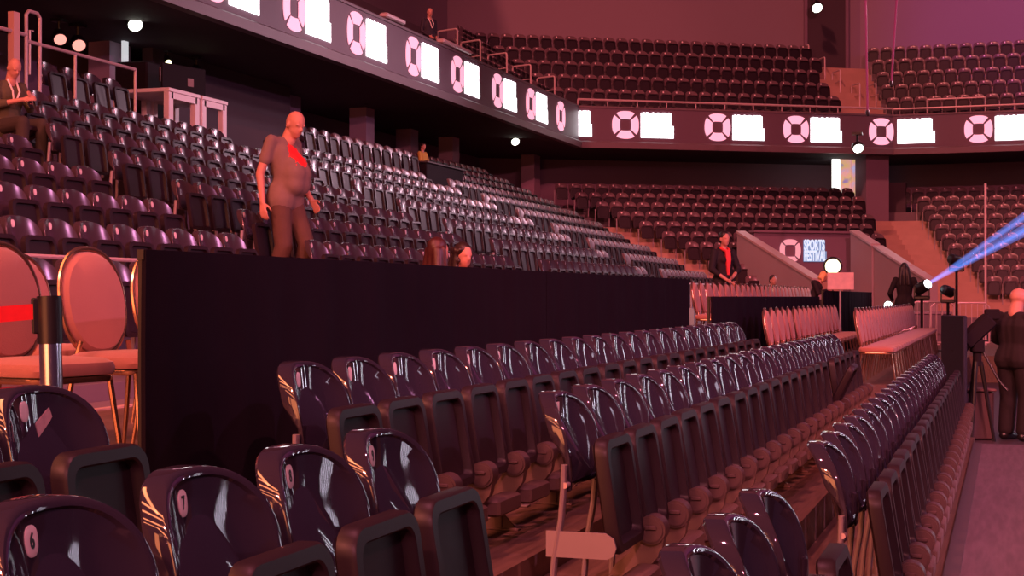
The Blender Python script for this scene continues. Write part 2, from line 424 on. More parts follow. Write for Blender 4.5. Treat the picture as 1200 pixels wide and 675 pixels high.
# rear walls, soffit, balcony
m = M(); sweep(m, [(4.6, 0), (5.0, 0), (5.0, 7.2), (4.6, 7.2)]); struct(m, 'wall_concourse', DARKWALL)
m = M(); sweep(m, [(.05, 6.62), (5.0, 6.62), (5.0, 6.9), (.05, 6.9)]); struct(m, 'ceiling', BLACKWALL)
m = M(); sweep(m, [(-.12, 6.60), (-.12, 6.80), (-.02, 6.86), (.10, 6.86), (.10, 6.60)]); struct(m, 'trim_3', LIP)
BZ = lambda j: EYE + 6.48 + .62 * j
BO = lambda j: 1.25 + .9 * j
m = M(); sweep(m, [(.16, 6.9), (BO(0) - .4, 6.9), (BO(0) - .4, 7.36), (.16, 7.36)]); struct(m, 'floor_balcony_gangway', CONC)
for j in range(5):
    m = M(); o0, o1 = BO(j) - .4, (BO(j + 1) - .4 if j < 4 else 6.4)
    sweep(m, [(o0, BZ(j) - .9), (o1, BZ(j) - .9), (o1, BZ(j)), (o0, BZ(j))]); struct(m, 'floor_balcony', CONC)
m = M(); sweep(m, [(6.2, 6.9), (6.6, 6.9), (6.6, 20), (6.2, 20)]); struct(m, 'wall_upper', UPWALL)
# balcony coping with a pale rail
m = M(); sweep(m, [(-.03, 8.0), (.16, 8.0), (.16, 8.06), (-.03, 8.06)]); struct(m, 'trim_4', LIP)
# LED ribbon board
led = empty('led_ribbon_board', (-14, 49, 7.4), 0, 'long LED ribbon board round the balcony front, repeating a pink ring emblem and white slogan', 'display')
m = M(); sweep(m, [(0, 6.86), (.12, 6.86), (.12, 8.0), (0, 8.0)])
def par(o, p):
    o.parent = p; o.matrix_parent_inverse = p.matrix_world.inverted() if False else Matrix.Translation(-Vector(p.location)); return o
par(m.build('board_face', LED, None, False), led)
EZ = 7.43
def frame(c, t, nrm): return c, Vector((t.x, t.y, 0)), Vector((nrm.x, nrm.y, 0))
def emblem_mesh(c, t, nrm, R=.483, hole=.20, th=.02, gap=.10, zc=EZ):
    m = M(); up = Vector((0, 0, 1))
    def sq(a, r, e):
        ca, sa = math.cos(a), math.sin(a); k = (abs(ca) ** e + abs(sa) ** e) ** (-1 / e); return r * k * ca, r * k * sa
    for q in range(4):
        a0, a1 = PI / 4 + q * PI / 2 + gap, PI / 4 + (q + 1) * PI / 2 - gap; n = 8; rings = []
        for i in range(n + 1):
            a = a0 + (a1 - a0) * i / n; xo, zo = sq(a, R, 2.5); xi, zi = sq(a, hole, 5)
            pt = lambda x, z, d: (c.x + t.x * x + nrm.x * d, c.y + t.y * x + nrm.y * d, zc + z)
            rings.append([pt(xi, zi, .0), pt(xo, zo, .0), pt(xo, zo, th), pt(xi, zi, th)])
        m.loops(rings)
    return m
def slogan(c, t, nrm, w, h, parent, mt, back, zc=EZ, nm='slogan'):
    c = Vector(c); t = Vector(t)
    up = Vector((0, 0, 1)); m = M()
    def plate(x0, x1, z0, z1):
        q = [c + t * x0, c + t * x1]
        v = []
        for d in (.0, .008):
            for (x, z) in ((x0, z0), (x1, z0), (x1, z1), (x0, z1)):
                p = c + t * x + nrm * d; v.append((p.x, p.y, zc + z))
        m.add(v, [(3, 2, 1, 0), (4, 5, 6, 7), (0, 1, 5, 4), (1, 2, 6, 5), (2, 3, 7, 6), (3, 0, 4, 7)])
    plate(0, w * .93, .01 * h, h / 2); plate(0, w, -h / 2, -.01 * h)
    pl = m.build('slogan_glow', back, None, False)  # glowing plate added behind the letters for their blown-out halo
    (par(pl, parent) if parent else None)
    for body, dz, ww in (('SPORTS', .25 * h, w * .93), ('FESTIVAL', -.25 * h, w)):
        o = text_obj('slogan_text', body, h * .66, .004, .022 * h, mt)
        p = c + t * (ww / 2) + nrm * .014
        R = Matrix((( t.x, 0, nrm.x), (t.y, 0, nrm.y), (0, 1, 0))).to_4x4()
        dx = max(v.co.x for v in o.data.vertices) - min(v.co.x for v in o.data.vertices)
        o.matrix_basis = Matrix.Translation((p.x, p.y, zc + dz - h * .0)) @ R @ Matrix.Diagonal((ww * .96 / dx, 1, 1, 1))
        o.parent = pl
    return pl
def up3(v): return Vector((v.x, v.y, 0))
def ray(px, A, B):
    d = P(px, HY, 1).to_2d(); e = B - A
    det = d.x * (-e.y) + e.x * d.y
    s_ = (A.x * (-e.y) + e.x * A.y) / det
    return d * s_
pa = poly(-.012)
LT, LN = Vector((0, 1, 0)), Vector((1, 0, 0))
spots = []
for px in (250, 344, 417, 484, 536, 583, 622, 657):
    spots.append((ray(px, pa[0], pa[1]), LT, LN, 1 if px < 650 else 2))
T2, N2 = up3(u2), -up3(n2)
for px in (733, 841, 933, 1033): spots.append((ray(px, pa[1], pa[2]), T2, N2, 3 if px == 1033 else 0))
spots.append((ray(1147, pa[2], pa[3]), Vector((1, 0, 0)), Vector((0, -1, 0)), 0))
spots.append((ray(1262, pa[2], pa[3]), Vector((1, 0, 0)), Vector((0, -1, 0)), 0))
for c, t, nr, md in spots:
    c = Vector((c.x, c.y, 0))
    par(emblem_mesh(c, t, nr).build('emblem', PINK_E, None), led)
    if md == 2:
        a = ray(664, pa[1], pa[2]); slogan(Vector((a.x, a.y, 0)), T2, N2, .9, .86, led, WHITE_E, WHITE_E)
    elif md == 3:
        a = ray(1052, pa[2], pa[3]); slogan(Vector((a.x, a.y, 0)), Vector((1, 0, 0)), Vector((0, -1, 0)), 1.3, .86, led, WHITE_E, WHITE_E)
    else: slogan(c + t * .56, t, nr, 1.2, .86, led, WHITE_E, WHITE_E)
# ------------------------------------------------------------------ seats of the stands
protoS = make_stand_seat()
class Far:                          # merged rows of the far stands
    def __init__(s):
        m = M(); o = outline(6); c = (0, .75)
        def ring(sc, f): return [(xback(.75 + (z - .75) * sc) + f(y, z) + .055 * (y * sc / .236) ** 2, y * sc, .75 + (z - .75) * sc) for (y, z) in o]
        m.loops([ring(.97, lambda y, z: -thick(z)), ring(1, lambda y, z: -.008), ring(.9, lambda y, z: .0), ring(.5, lambda y, z: -.016)], 0)
        def pr(d, x): return [(x - .15 * max(0, z) + .205, y, z + .372) for (y, z) in rrect(.207 - d, -.05 + d, .395 - d, .05, 1)]
        m.loops([pr(.005, -.028), pr(0, .024), pr(.036, .024), pr(.046, -.006)], 1)
        m.box((-.015, -.245, .33), (.03, .035, .66), mi=2)
        q = M(); oval(q, lambda y, z: SHELL_LO(y, z) + .010, -.055, .868, .030, .034, 6, .004); m.add(q.v, q.f, 3)
        s.v = np.array(m.v); s.f = m.f; s.m = m.m; s.V = []; s.FF = []; s.MM = []; s.n = 0
    def put(s, x, y, z, rz):
        c, d = math.cos(rz), math.sin(rz); v = s.v
        s.V.append(np.stack([v[:, 0] * c - v[:, 1] * d + x, v[:, 0] * d + v[:, 1] * c + y, v[:, 2] + z], 1))
        s.FF += [tuple(i + s.n for i in q) for q in s.f]; s.MM += s.m; s.n += len(v)
far = Far()
cand = []
def inaisle(y): return any(a - .22 < y < b + .22 for a, b in AIS)
OPEN_K, OPEN_PX = 5, -8
for k in range(-1, 10):
    L = Lk(k)
    y = 4.25; yend = 39.6 + .55 * k
    ystart = 4 if k < 7 else 37.0
    while y < yend:
        px, Z = pxof(-L, y)
        if px > -25 and y > ystart and not inaisle(y) and not (k == -1 and px > 185):
            cand.append((Z, k, px, -L, y, Zk(k)))
        y += .5
CZ = EYE + 2.70                       # concourse floor
y = 17.0
for i in range(60):
    y = 16.5 + .58 * i
    px, Z = pxof(-14.05, y)
    if 40 < px < 150 or 352 < px < 480:
        cand.append((Z, 77, px, -14.05, y, CZ))
cand.sort(key=lambda c: c[0])
NI = 299 - N_FLOOR
ranks = {}
for c in sorted(cand[:NI], key=lambda c: (c[1], c[2])):
    ranks.setdefault(c[1], []).append(c)
best = None
for k, lst in ranks.items():
    nvis = 0
    for c in lst:
        o = copy_tree(protoS); o.location = c[3:6]; nvis += 1
        for ch in kids(o):
            if ch.name.startswith('seat_pan'): ch.rotation_euler.y = random.uniform(-.03, .03)
        if k == 77: lab = f'dark tip-up seat on the stand gangway, {ordn(nvis)} from the left, beside the white tables' if c[2] < 200 else f'dark tip-up seat on the stand gangway, {ordn(nvis)} from the left, toward the desk'
        elif k == -1: lab = f'dark tip-up seat behind the salmon chairs, {ordn(nvis)} from the left below the stand rail'
        else: lab = f'dark tip-up seat, {ordn(nvis)} from the left in the {ordn(k + 1)} row up the side stand'
        tag(o, lab, 'seat', 'tip-up seats of the side stand')
        if k == OPEN_K and (best is None or abs(c[2] - OPEN_PX) < best[0]): best = (abs(c[2] - OPEN_PX), o)
SIT = best[1]
for ch in kids(SIT):
    if ch.name.startswith('seat_pan'): ch.rotation_euler.y = 1.42
for c in cand[NI:]: far.put(c[3], c[4], c[5], 0)
rz2 = math.atan2(-n2.y, -n2.x); rz3 = -PI / 2
vom = {4: 868, 3: 878, 2: 890, 1: 908, 0: 934}
for k in range(0, 10):
    o = Ok(k); a, b = miter(C1, n1, n2, o), miter(C2, n2, n3, o); n = int((b - a).length / .5)
    lo = 650 + 25 * (9 - k); hi = vom.get(k, 1002 + (9 - k) * 6)
    for i in range(n):
        p = a + u2 * (.25 + .5 * i); px, Z = pxof(p.x, p.y)
        if lo < px < hi: far.put(p.x, p.y, Zk(k), rz2)
        elif k < 5 and 1006 + (4 - k) * 11 < px < 1030 + (4 - k) * 9: far.put(p.x, p.y, Zk(k), rz2)
    a, b = miter(C2, n2, n3, o), Vector((20, C2.y + o)); n = int((b - a).length / .5)
    for i in range(n):
        p = a + Vector((.25 + .5 * i, 0)); px, Z = pxof(p.x, p.y)
        if 1058 + 10 * (9 - k) < px < 1240: far.put(p.x, p.y, Zk(k), rz3)
for j in range(5):
    o = BO(j); pp = poly(o)
    for i in range(90):
        y = 20 + .5 * i
        if y < pp[1].y - .3 and (y - 20) % 9 > .9:
            px, Z = pxof(-14 - o, y)
            if px > 535: far.put(-14 - o, y, BZ(j), 0)
    n = int((pp[2] - pp[1]).length / .5)
    for i in range(n):
        p = pp[1] + u2 * (.25 + .5 * i); px, Z = pxof(p.x, p.y)
        if px < 950 + 7 * (4 - j): far.put(p.x, p.y, BZ(j), rz2)
    for i in range(40):
        p = pp[2] + Vector((.25 + .5 * i, 0)); px, Z = pxof(p.x, p.y)
        if 1000 + 10 * (4 - j) < px < 1240: far.put(p.x, p.y, BZ(j), rz3)
me = bpy.data.meshes.new('tip_up_seat_rows'); V = np.concatenate(far.V)
me.from_pydata(V.tolist(), [], far.FF)
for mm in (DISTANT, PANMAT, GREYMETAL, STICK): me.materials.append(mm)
me.polygons.foreach_set('material_index', far.MM); me.polygons.foreach_set('use_smooth', [True] * len(far.FF)); me.set_sharp_from_angle(angle=.8); me.update()
o = bpy.data.objects.new('distant_tip_up_seat', me); COL.objects.link(o)
tag(o, 'all the distant dark tip-up seats filling the far stands and the balcony', 'seats', None, 'stuff')
for pr_ in (proto, protoS):
    for c in kids(pr_):
        for d in kids(c): bpy.data.objects.remove(d)
        bpy.data.objects.remove(c)
    bpy.data.objects.remove(pr_)
# ------------------------------------------------------------------ banquet chairs
def make_chair():
    t = empty('banquet_chair', (0, 0, -50))
    def ov(ry, rz, x, dz=0, n=28): return [(x - .16 * (zz - .47), yy, zz) for yy, zz in [(ry * math.copysign(abs(math.cos(q)) ** .9, math.cos(q)), .735 + dz + rz * math.copysign(abs(math.sin(q)) ** .9, math.sin(q))) for q in [2 * PI * k / n for k in range(n)]]]
    m = M(); m.loops([ov(.10, .13, -.232), ov(.19, .225, -.222), ov(.205, .24, -.205), ov(.205, .24, -.19), ov(.185, .22, -.166), ov(.10, .14, -.156)]); m.build('back_cushion', UPH, t)
    m = M(); R = ov(.213, .255, -.198, 0, 36); R.append(R[0]); m.tube(R, .0125, 8)
    for s_ in (-1, 1): m.tube([(-.165 - .0, s_ * .16, .555), (-.175, s_ * .185, .47), (-.19, s_ * .195, .43)], .0125, 8)
    m.build('back_frame', GOLD, t)
    def sr(hx, hy, z, r=.09): return [(cx + r * math.cos(a), cy + r * math.sin(a), z) for cx, cy, a0 in ((hx - r, hy - r, 0), (-hx + r, hy - r, PI / 2), (-hx + r, -hy + r, PI), (hx - r, -hy + r, 1.5 * PI)) for a in [a0 + PI / 2 * i / 5 for i in range(6)]]
    m = M(); m.loops([sr(.195, .205, .432), sr(.222, .228, .438), sr(.228, .235, .462), sr(.222, .228, .488), sr(.195, .20, .505), sr(.11, .11, .512, .06)]); m.build('seat_cushion', UPH, t)
    m = M(); m.loops([sr(.215, .222, .408), sr(.218, .225, .414), sr(.218, .225, .428), sr(.215, .222, .432)]); m.build('seat_frame', GOLD, t)
    for sx in (-1, 1):
        for sy in (-1, 1):
            m = M(); m.tube([(sx * .185, sy * .19, .415), (sx * .215 - .0, sy * .205, .2), (sx * .245, sy * .215, 0.0)], [.013, .012, .010], 8); m.build('leg', GOLD, t)
    return t
chair = make_chair()
def put_chair(x, y, z, rz, label, group):
    o = copy_tree(chair); o.location = (x, y, z); o.rotation_euler.z = rz; return tag(o, label, 'chair', group)
GN = 'salmon chairs beside the long black drape'
def pl(px, L): return -L, yl(px, L)
for px, L, rz, lab in ((112, 3.86, -.14, 'salmon oval-backed banquet chair fully in view beside the end of the black drape'),
                       (4, 3.80, -.16, 'salmon oval-backed banquet chair crossed by the red belt at the picture edge'),
                       (192, 3.95, -.12, 'salmon oval-backed banquet chair half hidden by the black drape, front row'),
                       (28, 4.75, -.12, 'salmon banquet chair behind the one crossed by the red belt'),
                       (186, 4.75, -.12, 'salmon banquet chair in the second row, its edge showing by the drape')):
    x, y = -L, yl(px, L + .2); put_chair(x, y, PF, rz, lab, GN)
yy = yl(820, 4.33)
for i in range(26):
    put_chair(-4.15, yy + .53 * i, PF, random.uniform(-.04, .04), f'salmon banquet chair, {ordn(i + 1)} from the near end of the line behind the low black drapes', 'salmon chairs behind the low black drapes')
yy = yl(905, 2.88)
for i in range(16):
    if i in (5,): yy += .12
    put_chair(-2.7, yy + .53 * i, .31, random.uniform(-.03, .03), f'salmon banquet chair, {ordn(i + 1)} from the near end of the line beyond the back floor row', 'salmon chairs in the rear line')
yy = yl(1012, 1.76)
for i in range(24):
    put_chair(-1.58, yy + .5 * i, .31, random.uniform(-.02, .02), f'salmon banquet chair, {ordn(i + 1)} from the near end of the line beyond the middle floor row', 'salmon chairs in the forward line')
for c in kids(chair): bpy.data.objects.remove(c)
bpy.data.objects.remove(chair)
# ------------------------------------------------------------------ black drapes
def drape(L, px0, px1, seams, ztop, zbot, label, depth=.10):
    y0, y1 = yl(px0, L), yl(px1, L)
    t = empty('black_drape', (-L, y0, zbot), 0, label, 'drape')
    ys = [0] + [yl(p, L) - y0 for p in seams] + [y1 - y0]
    rnd = random.Random(L * 10 + px0)
    for a, b in zip(ys[:-1], ys[1:]):
        n = max(10, int((b - a) / .035)); ph = rnd.uniform(0, 6); fr = rnd.uniform(7, 10); front = []; back = []
        hh = ztop - zbot
        rows = 9; m = M(); grid = []
        for r in range(rows):
            z = hh * r / (rows - 1); line = []
            for i in range(n + 1):
                y = a + .006 + (b - a - .012) * i / n
                amp = .016 * (1 - .75 * r / (rows - 1)) + .003
                w = amp * (math.sin(fr * y + ph) + .6 * math.sin(2.3 * fr * y + 1.7 * ph + .5 * z)) + .01 * noise.noise(Vector((y * 2, z, L)))
                line.append((w, y, z))
            grid.append(line)
        ring = [g for g in grid]
        v = [p for g in ring for p in g] + [(p[0] - .02, p[1], p[2]) for g in ring for p in g]
        w_ = n + 1; o2 = rows * w_; f = []
        for r in range(rows - 1):
            for i in range(n):
                q = r * w_ + i; f += [(q, q + 1, q + w_ + 1, q + w_), (o2 + q, o2 + q + w_, o2 + q + w_ + 1, o2 + q + 1)]
        for i in range(n): f += [((rows - 1) * w_ + i, (rows - 1) * w_ + i + 1, o2 + (rows - 1) * w_ + i + 1, o2 + (rows - 1) * w_ + i)]
        for r in range(rows - 1): f += [(r * w_, (r + 1) * w_, o2 + (r + 1) * w_, o2 + r * w_), (r * w_ + n, o2 + r * w_ + n, o2 + (r + 1) * w_ + n, (r + 1) * w_ + n)]
        m.add(v, f); m.build('drape_panel', CLOTH, t)
    m = M(); m.box((-.03, (y1 - y0) / 2, hh - .02), (.03, y1 - y0, .04)); m.build('top_rail', BLACKP, t)
    m = M()
    for k in range(3):
        m = M(); m.box((-.045, .05 + (y1 - y0 - .1) * k / 2, hh / 2), (.03, .04, hh)); m.build('post', BLACKP, t)
    return t
drape(3.26, 172, 808, (487, 640, 741), EYE + .19, FL_B, 'long black drape on a frame behind the back row of floor seats')
drape(3.26, 834, 960, (880,), EYE + .006, .31, 'low black drape before the line of salmon chairs, beyond the long drape')
drape(3.26, 966, 1022, (990,), EYE + .12, .31, 'shorter black drape below the emblem screen, beyond the low drape')
pa_ = M()
a, b = P(1105, 372, 17.2), P(1131, 366, 16.6)
d = (b - a).normalized(); nn = Vector((-d.y, d.x, 0)).normalized()
zt = 1.26
m = M(); c = (a + b) / 2; ang = math.atan2(d.y, d.x)
pn = empty('partition_board', (c.x, c.y, -.2), ang, 'blue-black upright panel at the end of the front floor row', 'panel')
m.box((0, 0, .72), ((b - a).length, .05, 1.44), ch=.01); m.build('board', CLOTHB, pn)
m = M(); m.box((0, .0, .03), (.30, .34, .05), ch=.01); m.build('foot', BLACKP, pn)
# ------------------------------------------------------------------ belt post
x, y = pl(70, 3.0)
t = empty('belt_post', (x, y, FL_B), 0, 'chrome belt barrier post with a black head holding a red belt', 'barrier post')
t.rotation_euler = (.0, -.035, 0)
m = M(); m.tube([(0, 0, .03), (0, 0, 1.05)], .037, 20); m.build('tube', CHROME, t)
m = M(); m.cyl((0, 0, 1.04), (0, 0, 1.192), .042, 24); m.cyl((0, 0, 1.19), (0, 0, 1.20), .040, 24)
m.box((-.030, -.030, 1.135), (.03, .03, .12), PI / 4, ch=.004); m.build('belt_head', BLACKP, t)
m = M(); m.loops([[(r * math.cos(q), r * math.sin(q), z) for q in [2 * PI * k / 32 for k in range(32)]] for r, z in ((.17, 0), (.17, .012), (.15, .022), (.05, .034), (.042, .05))]); m.build('base', BLACKP, t)
m = M(); n = 14; e = Vector((-.95, -1.25, 0)); rows = []
for i in range(n + 1):
    s_ = i / n; p = Vector((-.02, -.03, 0)) + e * s_; z = 1.15 - .03 * math.sin(PI * s_)
    rows.append([(p.x, p.y, z - .026), (p.x + .003, p.y - .002, z - .026), (p.x + .003, p.y - .002, z + .026), (p.x, p.y, z + .026)])
m.loops(rows); m.build('belt', RED, t)
# ------------------------------------------------------------------ stand rail, handrails
t = empty('guard_rail', (-7.02, 4, .79), 0, 'thin metal guard rail along the foot of the side stand', 'railing')
m = M(); m.tube([(0, 0, .97), (0, 34, .97)], .018, 8); m.build('top_rail', RAILM, t)
for i in range(12):
    m = M(); m.tube([(0, .2 + i * 3, -.0), (0, .2 + i * 3, .97)], .016, 8); m.build('post', RAILM, t)
def hoop(x, y, z, dx, dy, w, h, label, group, name='handrail'):
    t = empty(name, (x, y, z), math.atan2(dy, dx), label, 'handrail', group)
    m = M(); r = .06
    m.tube([(0, 0, 0), (0, 0, h - r), (r * .3, 0, h - r * .3), (r, 0, h), (w - r, 0, h), (w - r * .3, 0, h - r * .3), (w, 0, h - r), (w, 0, 0)], .028, 8); m.build('hoop', RAILM, t)
    m = M(); m.tube([(0, 0, h * .55), (w, 0, h * .55)], .018, 6); m.build('crossbar', RAILM, t)
    return t
for i, px in enumerate((536, 563, 594, 622, 650)):
    L = 14.75; hoop(-L, yl(px, L), 8.0, -1, .35, .75, 1.05, f'metal aisle handrail hoop on the balcony edge, {ordn(i + 1)} from the suited person', 'balcony handrail hoops')
for i, px in enumerate((948, 967, 985, 1008, 1027)):
    j = (4, 3, 2, 1, 1)[i]; c = ray(px, poly(BO(j))[1], poly(BO(j))[2])
    hoop(c.x, c.y, BZ(j), n2.x, n2.y, .7, .95, f'handrail hoop on the balcony stair, {ordn(i + 1)} from its left side', 'balcony stair handrails')
# balcony coping rails
t = empty('balcony_rail', (-14.03, 20, 8.06), 0, 'pale rail sections running on top of the balcony front', 'railing')
for px0, px1 in ((515, 548), (448, 470)):
    y0, y1 = yl(px0, 14.05) - 20, yl(px1, 14.05) - 20
    m = M(); m.box((0, (y0 + y1) / 2, .09), (.22, y1 - y0, .12), ch=.03); m.build('rail_section', RAILM, t)
q0, q1 = poly(.05)[1], poly(.05)[2]
t = empty('balcony_rail', (q0.x, q0.y, 8.06), 0, 'long thin rail on the corner balcony front below the upper seats', 'railing')
m = M(); d = q1 - q0; m.tube([(0, 0, .22), (d.x, d.y, .22)], .04, 8); m.build('top_rail', RAILM, t)
for i in range(12):
    m = M(); s_ = i / 11; m.tube([(d.x * s_, d.y * s_, 0), (d.x * s_, d.y * s_, .22)], .02, 6); m.build('post', RAILM, t)
q0 = poly(.05)[2]
t = empty('balcony_rail', (q0.x, q0.y, 8.06), 0, 'thin rail on the end balcony front above the rightmost emblems', 'railing')
m = M(); m.tube([(1.2, 0, .5), (3.2, 0, .5)], .03, 8); m.tube([(0, 0, .2), (14, 0, .2)], .035, 8); m.build('top_rail', RAILM, t)
for i in range(8):
    m = M(); m.tube([(1.2 + i * 1.0, 0, 0), (1.2 + i * 1.0, 0, .5 if i < 3 else .2)], .025, 6); m.build('post', RAILM, t)
# balcony stair in the corner
m = M()
for j in range(5):
    for h in (0, 1):
        o = BO(j) - .44 - .45 * h; z = BZ(j) - .31 * h
        c = ray(952 + 8 * (4 - j), poly(o)[1], poly(o)[2]); c2 = miter(C2, n2, n3, o)
        a2 = c - n2 * .0; e2 = n2 * .6
        v = []
        for zz in (z - .35, z + .012): v += [(c.x, c.y, zz), (c2.x, c2.y, zz), (c2.x + e2.x, c2.y + e2.y, zz), (c.x + e2.x, c.y + e2.y, zz)]
        m.add(v, [(0, 3, 2, 1), (4, 5, 6, 7), (0, 1, 5, 4), (1, 2, 6, 5), (2, 3, 7, 6), (3, 0, 4, 7)])
struct(m, 'balcony_stair', STEP)
# upper wall doorway; a solid dark box stands for its recess shade
a, b = ray(944, poly(6.15)[1], poly(6.15)[2]), ray(992, poly(6.15)[1], poly(6.15)[2])
c = (a + b) / 2; z0 = BZ(4)
t = tag(empty('door_1', (c.x, c.y, z0), math.atan2(u2.y, u2.x)), kind='structure')
m = M(); w = (b - a).length; m.box((0, .0, 2.6), (w, .10, 5.2)); m.build('opening', BLACKWALL, t)
m = M()
for sx in (-1, 1): m.box((sx * w / 2, -.03, 2.6), (.12, .14, 5.2))
m.build('frame', DARKWALL, t)
# wall band on the end side (paler, seen past a joint)
a = ray(993, poly(6.1)[1], poly(6.1)[2])
# ------------------------------------------------------------------ concourse of the side stand
struct(M().box((-16.3, 18, (CZ + 3.2) / 2), (5.4, 40, CZ - 3.2)).box((-16.3, 18, CZ - .45), (5.4, 40, .9)), 'floor_concourse', CONC)
wl = M()
def column(px, L, w, mt, label=None, y=None):
    y = yl(px, L) if y is None else y
    return struct(M().box((-L, y, (6.62 + 3.2) / 2), (.5, w, 6.62 - 3.2)), 'pillar', mt)
column(128, 17.4, .75, PILLAR)
column(424, 16.8, .55, PILLAR); column(336, 17.6, .6, PILLAR); column(477, 17.6, .6, PILLAR); column(526, 17.2, .6, PILLAR); column(622, 16.5, .7, PILLAR)
# black partition beside the tables
struct(M().box((-16.9, yl(250, 16.9) + .4, 5.2), (.25, 6.2, 2.9)), 'wall_partition', BLACKWALL)
def lamp(name, p, d, r, mt, label, group=None, body=BLACKP, cat='lamp', zf=None):
    p = Vector(p); d = Vector(d).normalized()
    t = empty(name, p, 0, label, cat, group)
    m = M(); m.tube([(0, 0, 0), d * -.06, d * -.16, d * -.30], [r * 1.25, r * 1.3, r * 1.15, r * .6], 14); m.build('housing', body, t)
    m = M(); m.tube([d * -.02, d * .012, d * .045], [r * 1.05, r * 1.0, r * .5], 14); m.build('lens', mt, t)
    if zf is not None:
        q = d * -.15; m = M(); m.tube([q, (q.x, q.y, zf - p.z)], .015, 6); m.cyl((q.x, q.y, zf - p.z), (q.x, q.y, zf - p.z + .025), .16, 14); m.build('stand', body, t)
        return t
    m = M(); m.tube([d * -.15, d * -.15 + Vector((0, 0, r * 2.4))], r * .25, 6); m.box(d * -.15 + Vector((0, 0, r * 2.5)), (r * 2, r * 2, r * .5)); m.build('bracket', body, t)
    return t
def to_cam(p): return -Vector((p.x, p.y, p.z - EYE)).normalized()
for px, py, L, r, mt, lab in ((158, 29, 15.5, .13, LAMP_E, 'white spotlight under the balcony near the pink column'),
                              (430, 117, 16.2, .11, LAMP_E, 'round white lamp on the column under the balcony'),
                              (604, 166, 15.2, .13, LAMP_E, 'round white lamp under the balcony by the corner door'),
                              (70, 46, 16.5, .11, LAMPR_E, 'left of two red lamps above the stand rail'),
                              (92, 53, 16.5, .12, LAMPR_E, 'right of two red lamps above the stand rail'),
                              (231, 86, 16.4, .10, LAMPY_E, 'small oval lamp behind the monitor on the white tables'),
                              (197, 73, 16.4, .06, LAMPY_E, 'tiny yellow lamp beside the monitor on the white tables')):
    Z = zl(px, L); p = P(px, py, Z)
    lamp('spotlight', p, to_cam(p) + Vector((.25, 0, -.75)), r, mt, lab)
p = P(958, 9, 58.2); lamp('spotlight', p, to_cam(p) + Vector((.3, 0, -.75)), .20, LAMP_E, 'white lamp high on the dark column above the balcony stair')
p = P(1006, 174, 50.0); lamp('spotlight', p, to_cam(p) + Vector((.3, 0, -.75)), .17, LAMP_E, 'white lamp above the lit doorway under the far balcony')
# white strip gap behind the rail
p0 = P(146, 92, zl(146, 16.9)); struct(M().box((p0.x, p0.y, p0.z + .38), (.06, .16, .78)), 'window_1', GLOW_E)
# white tables on the concourse
def table(px0, px1, L0, L1, label):
    y0, y1 = yl(px0, L0), yl(px1, L0)
    t = empty('trestle_table', (-(L0 + L1) / 2, (y0 + y1) / 2, CZ), 0, label, 'table', 'white tables on the gangway')
    dx, dy = (L1 - L0), y1 - y0; h = .90
    m = M(); m.box((0, 0, h), (dx, dy, .07), ch=.008); m.build('table_top', WHITETAB, t)
    m = M(); m.box((dx / 2 - .03, 0, h - .09), (.03, dy - .2, .11)); m.build('apron', WHITETAB, t)
    for sx in (-1, 1):
        for sy in (-1, 1):
            m = M(); m.box((sx * (dx / 2 - .07), sy * (dy / 2 - .09), (h - .03) / 2), (.11, .15, h - .03), ch=.008); m.build('leg', WHITETAB, t)
    return t
table(198, 235, 13.75, 14.9, 'white table bearing the monitor, nearer of two on the stand gangway')
table(237, 267, 13.75, 14.9, 'white table with a bare top, second of two on the stand gangway')
# monitor and case on the table
yy = yl(214, 14.4)
t = empty('monitor', (-14.45, yy + .1, CZ + .935), -.25, 'dark monitor standing on the nearer white table', 'monitor')
m = M(); m.box((0, 0, .36), (.05, 1.1, .56), ch=.01); m.build('screen', MATTE, t)
m = M(); m.box((0, 0, .05), (.05, .08, .1)); m.box((0, 0, .01), (.24, .4, .02)); m.build('stand', BLACKP, t)
m = M(); m.box((.027, .16, .35), (.004, .15, .15)); m.build('sticker', mat('dusky_label', (.25, .12, .12), .6), t)
t = empty('equipment_case', (-15.5, yl(170, 15.5), CZ), 0, 'dark equipment case stack behind the folding seats', 'case')
m = M(); m.box((0, 0, .85), (.7, 1.0, 1.7), ch=.03); m.build('body', MATTE, t)
m = M(); m.box((.36, .1, 1.5), (.02, .34, .26)); m.build('label_plate', mat('dusky_label', (.25, .12, .12), .6), t)
# rail on the gangway
t = empty('gangway_rail', (-13.55, yl(30, 13.55), CZ), 0, 'metal rail with a tall hoop behind the top seats at the picture edge', 'railing')
ya = 0; yb = yl(158, 13.55) - yl(30, 13.55)
m = M(); m.tube([(0, ya - 2.0, 1.12), (0, ya + 0, 1.12)], .03, 8)
m.tube([(0, ya, 1.03), (0, yb, 1.03)], .028, 8); m.build('top_rail', RAILM, t)
for yv in (yb, yb * .42):
    m = M(); m.tube([(0, yv, 0), (0, yv, 1.03)], .025, 8); m.build('post', RAILM, t)
m = M(); m.tube([(0, .0, .1), (0, .0, 1.42), (0, .06, 1.48), (0, .26, 1.48), (0, .32, 1.42), (0, .32, .1)], .028, 8); m.tube([(0, .08, .55), (0, .08, 1.2), (0, .16, 1.2)], .018, 6); m.build('hoop', RAILM, t)
m = M(); m.box((0, -.28, .65), (.1, .14, 1.5)); m.build('pale_post', mat('salmon_post', (.6, .34, .3), .5), t)
# desk with person (booth)
x, y = pl(503, 14.25)
t = empty('control_desk', (x, y, Zk(7)), 0, 'black desk on the side stand below the person in yellow', 'desk')
m = M(); m.box((.1, 0, .5), (.7, 2.6, 1.0), ch=.02); m.build('front_panel', MATTE, t)
m = M(); m.box((.05, 0, 1.02), (.9, 2.7, .05), ch=.01); m.build('desk_top', mat('desk_top', (.06, .045, .05), .5), t)
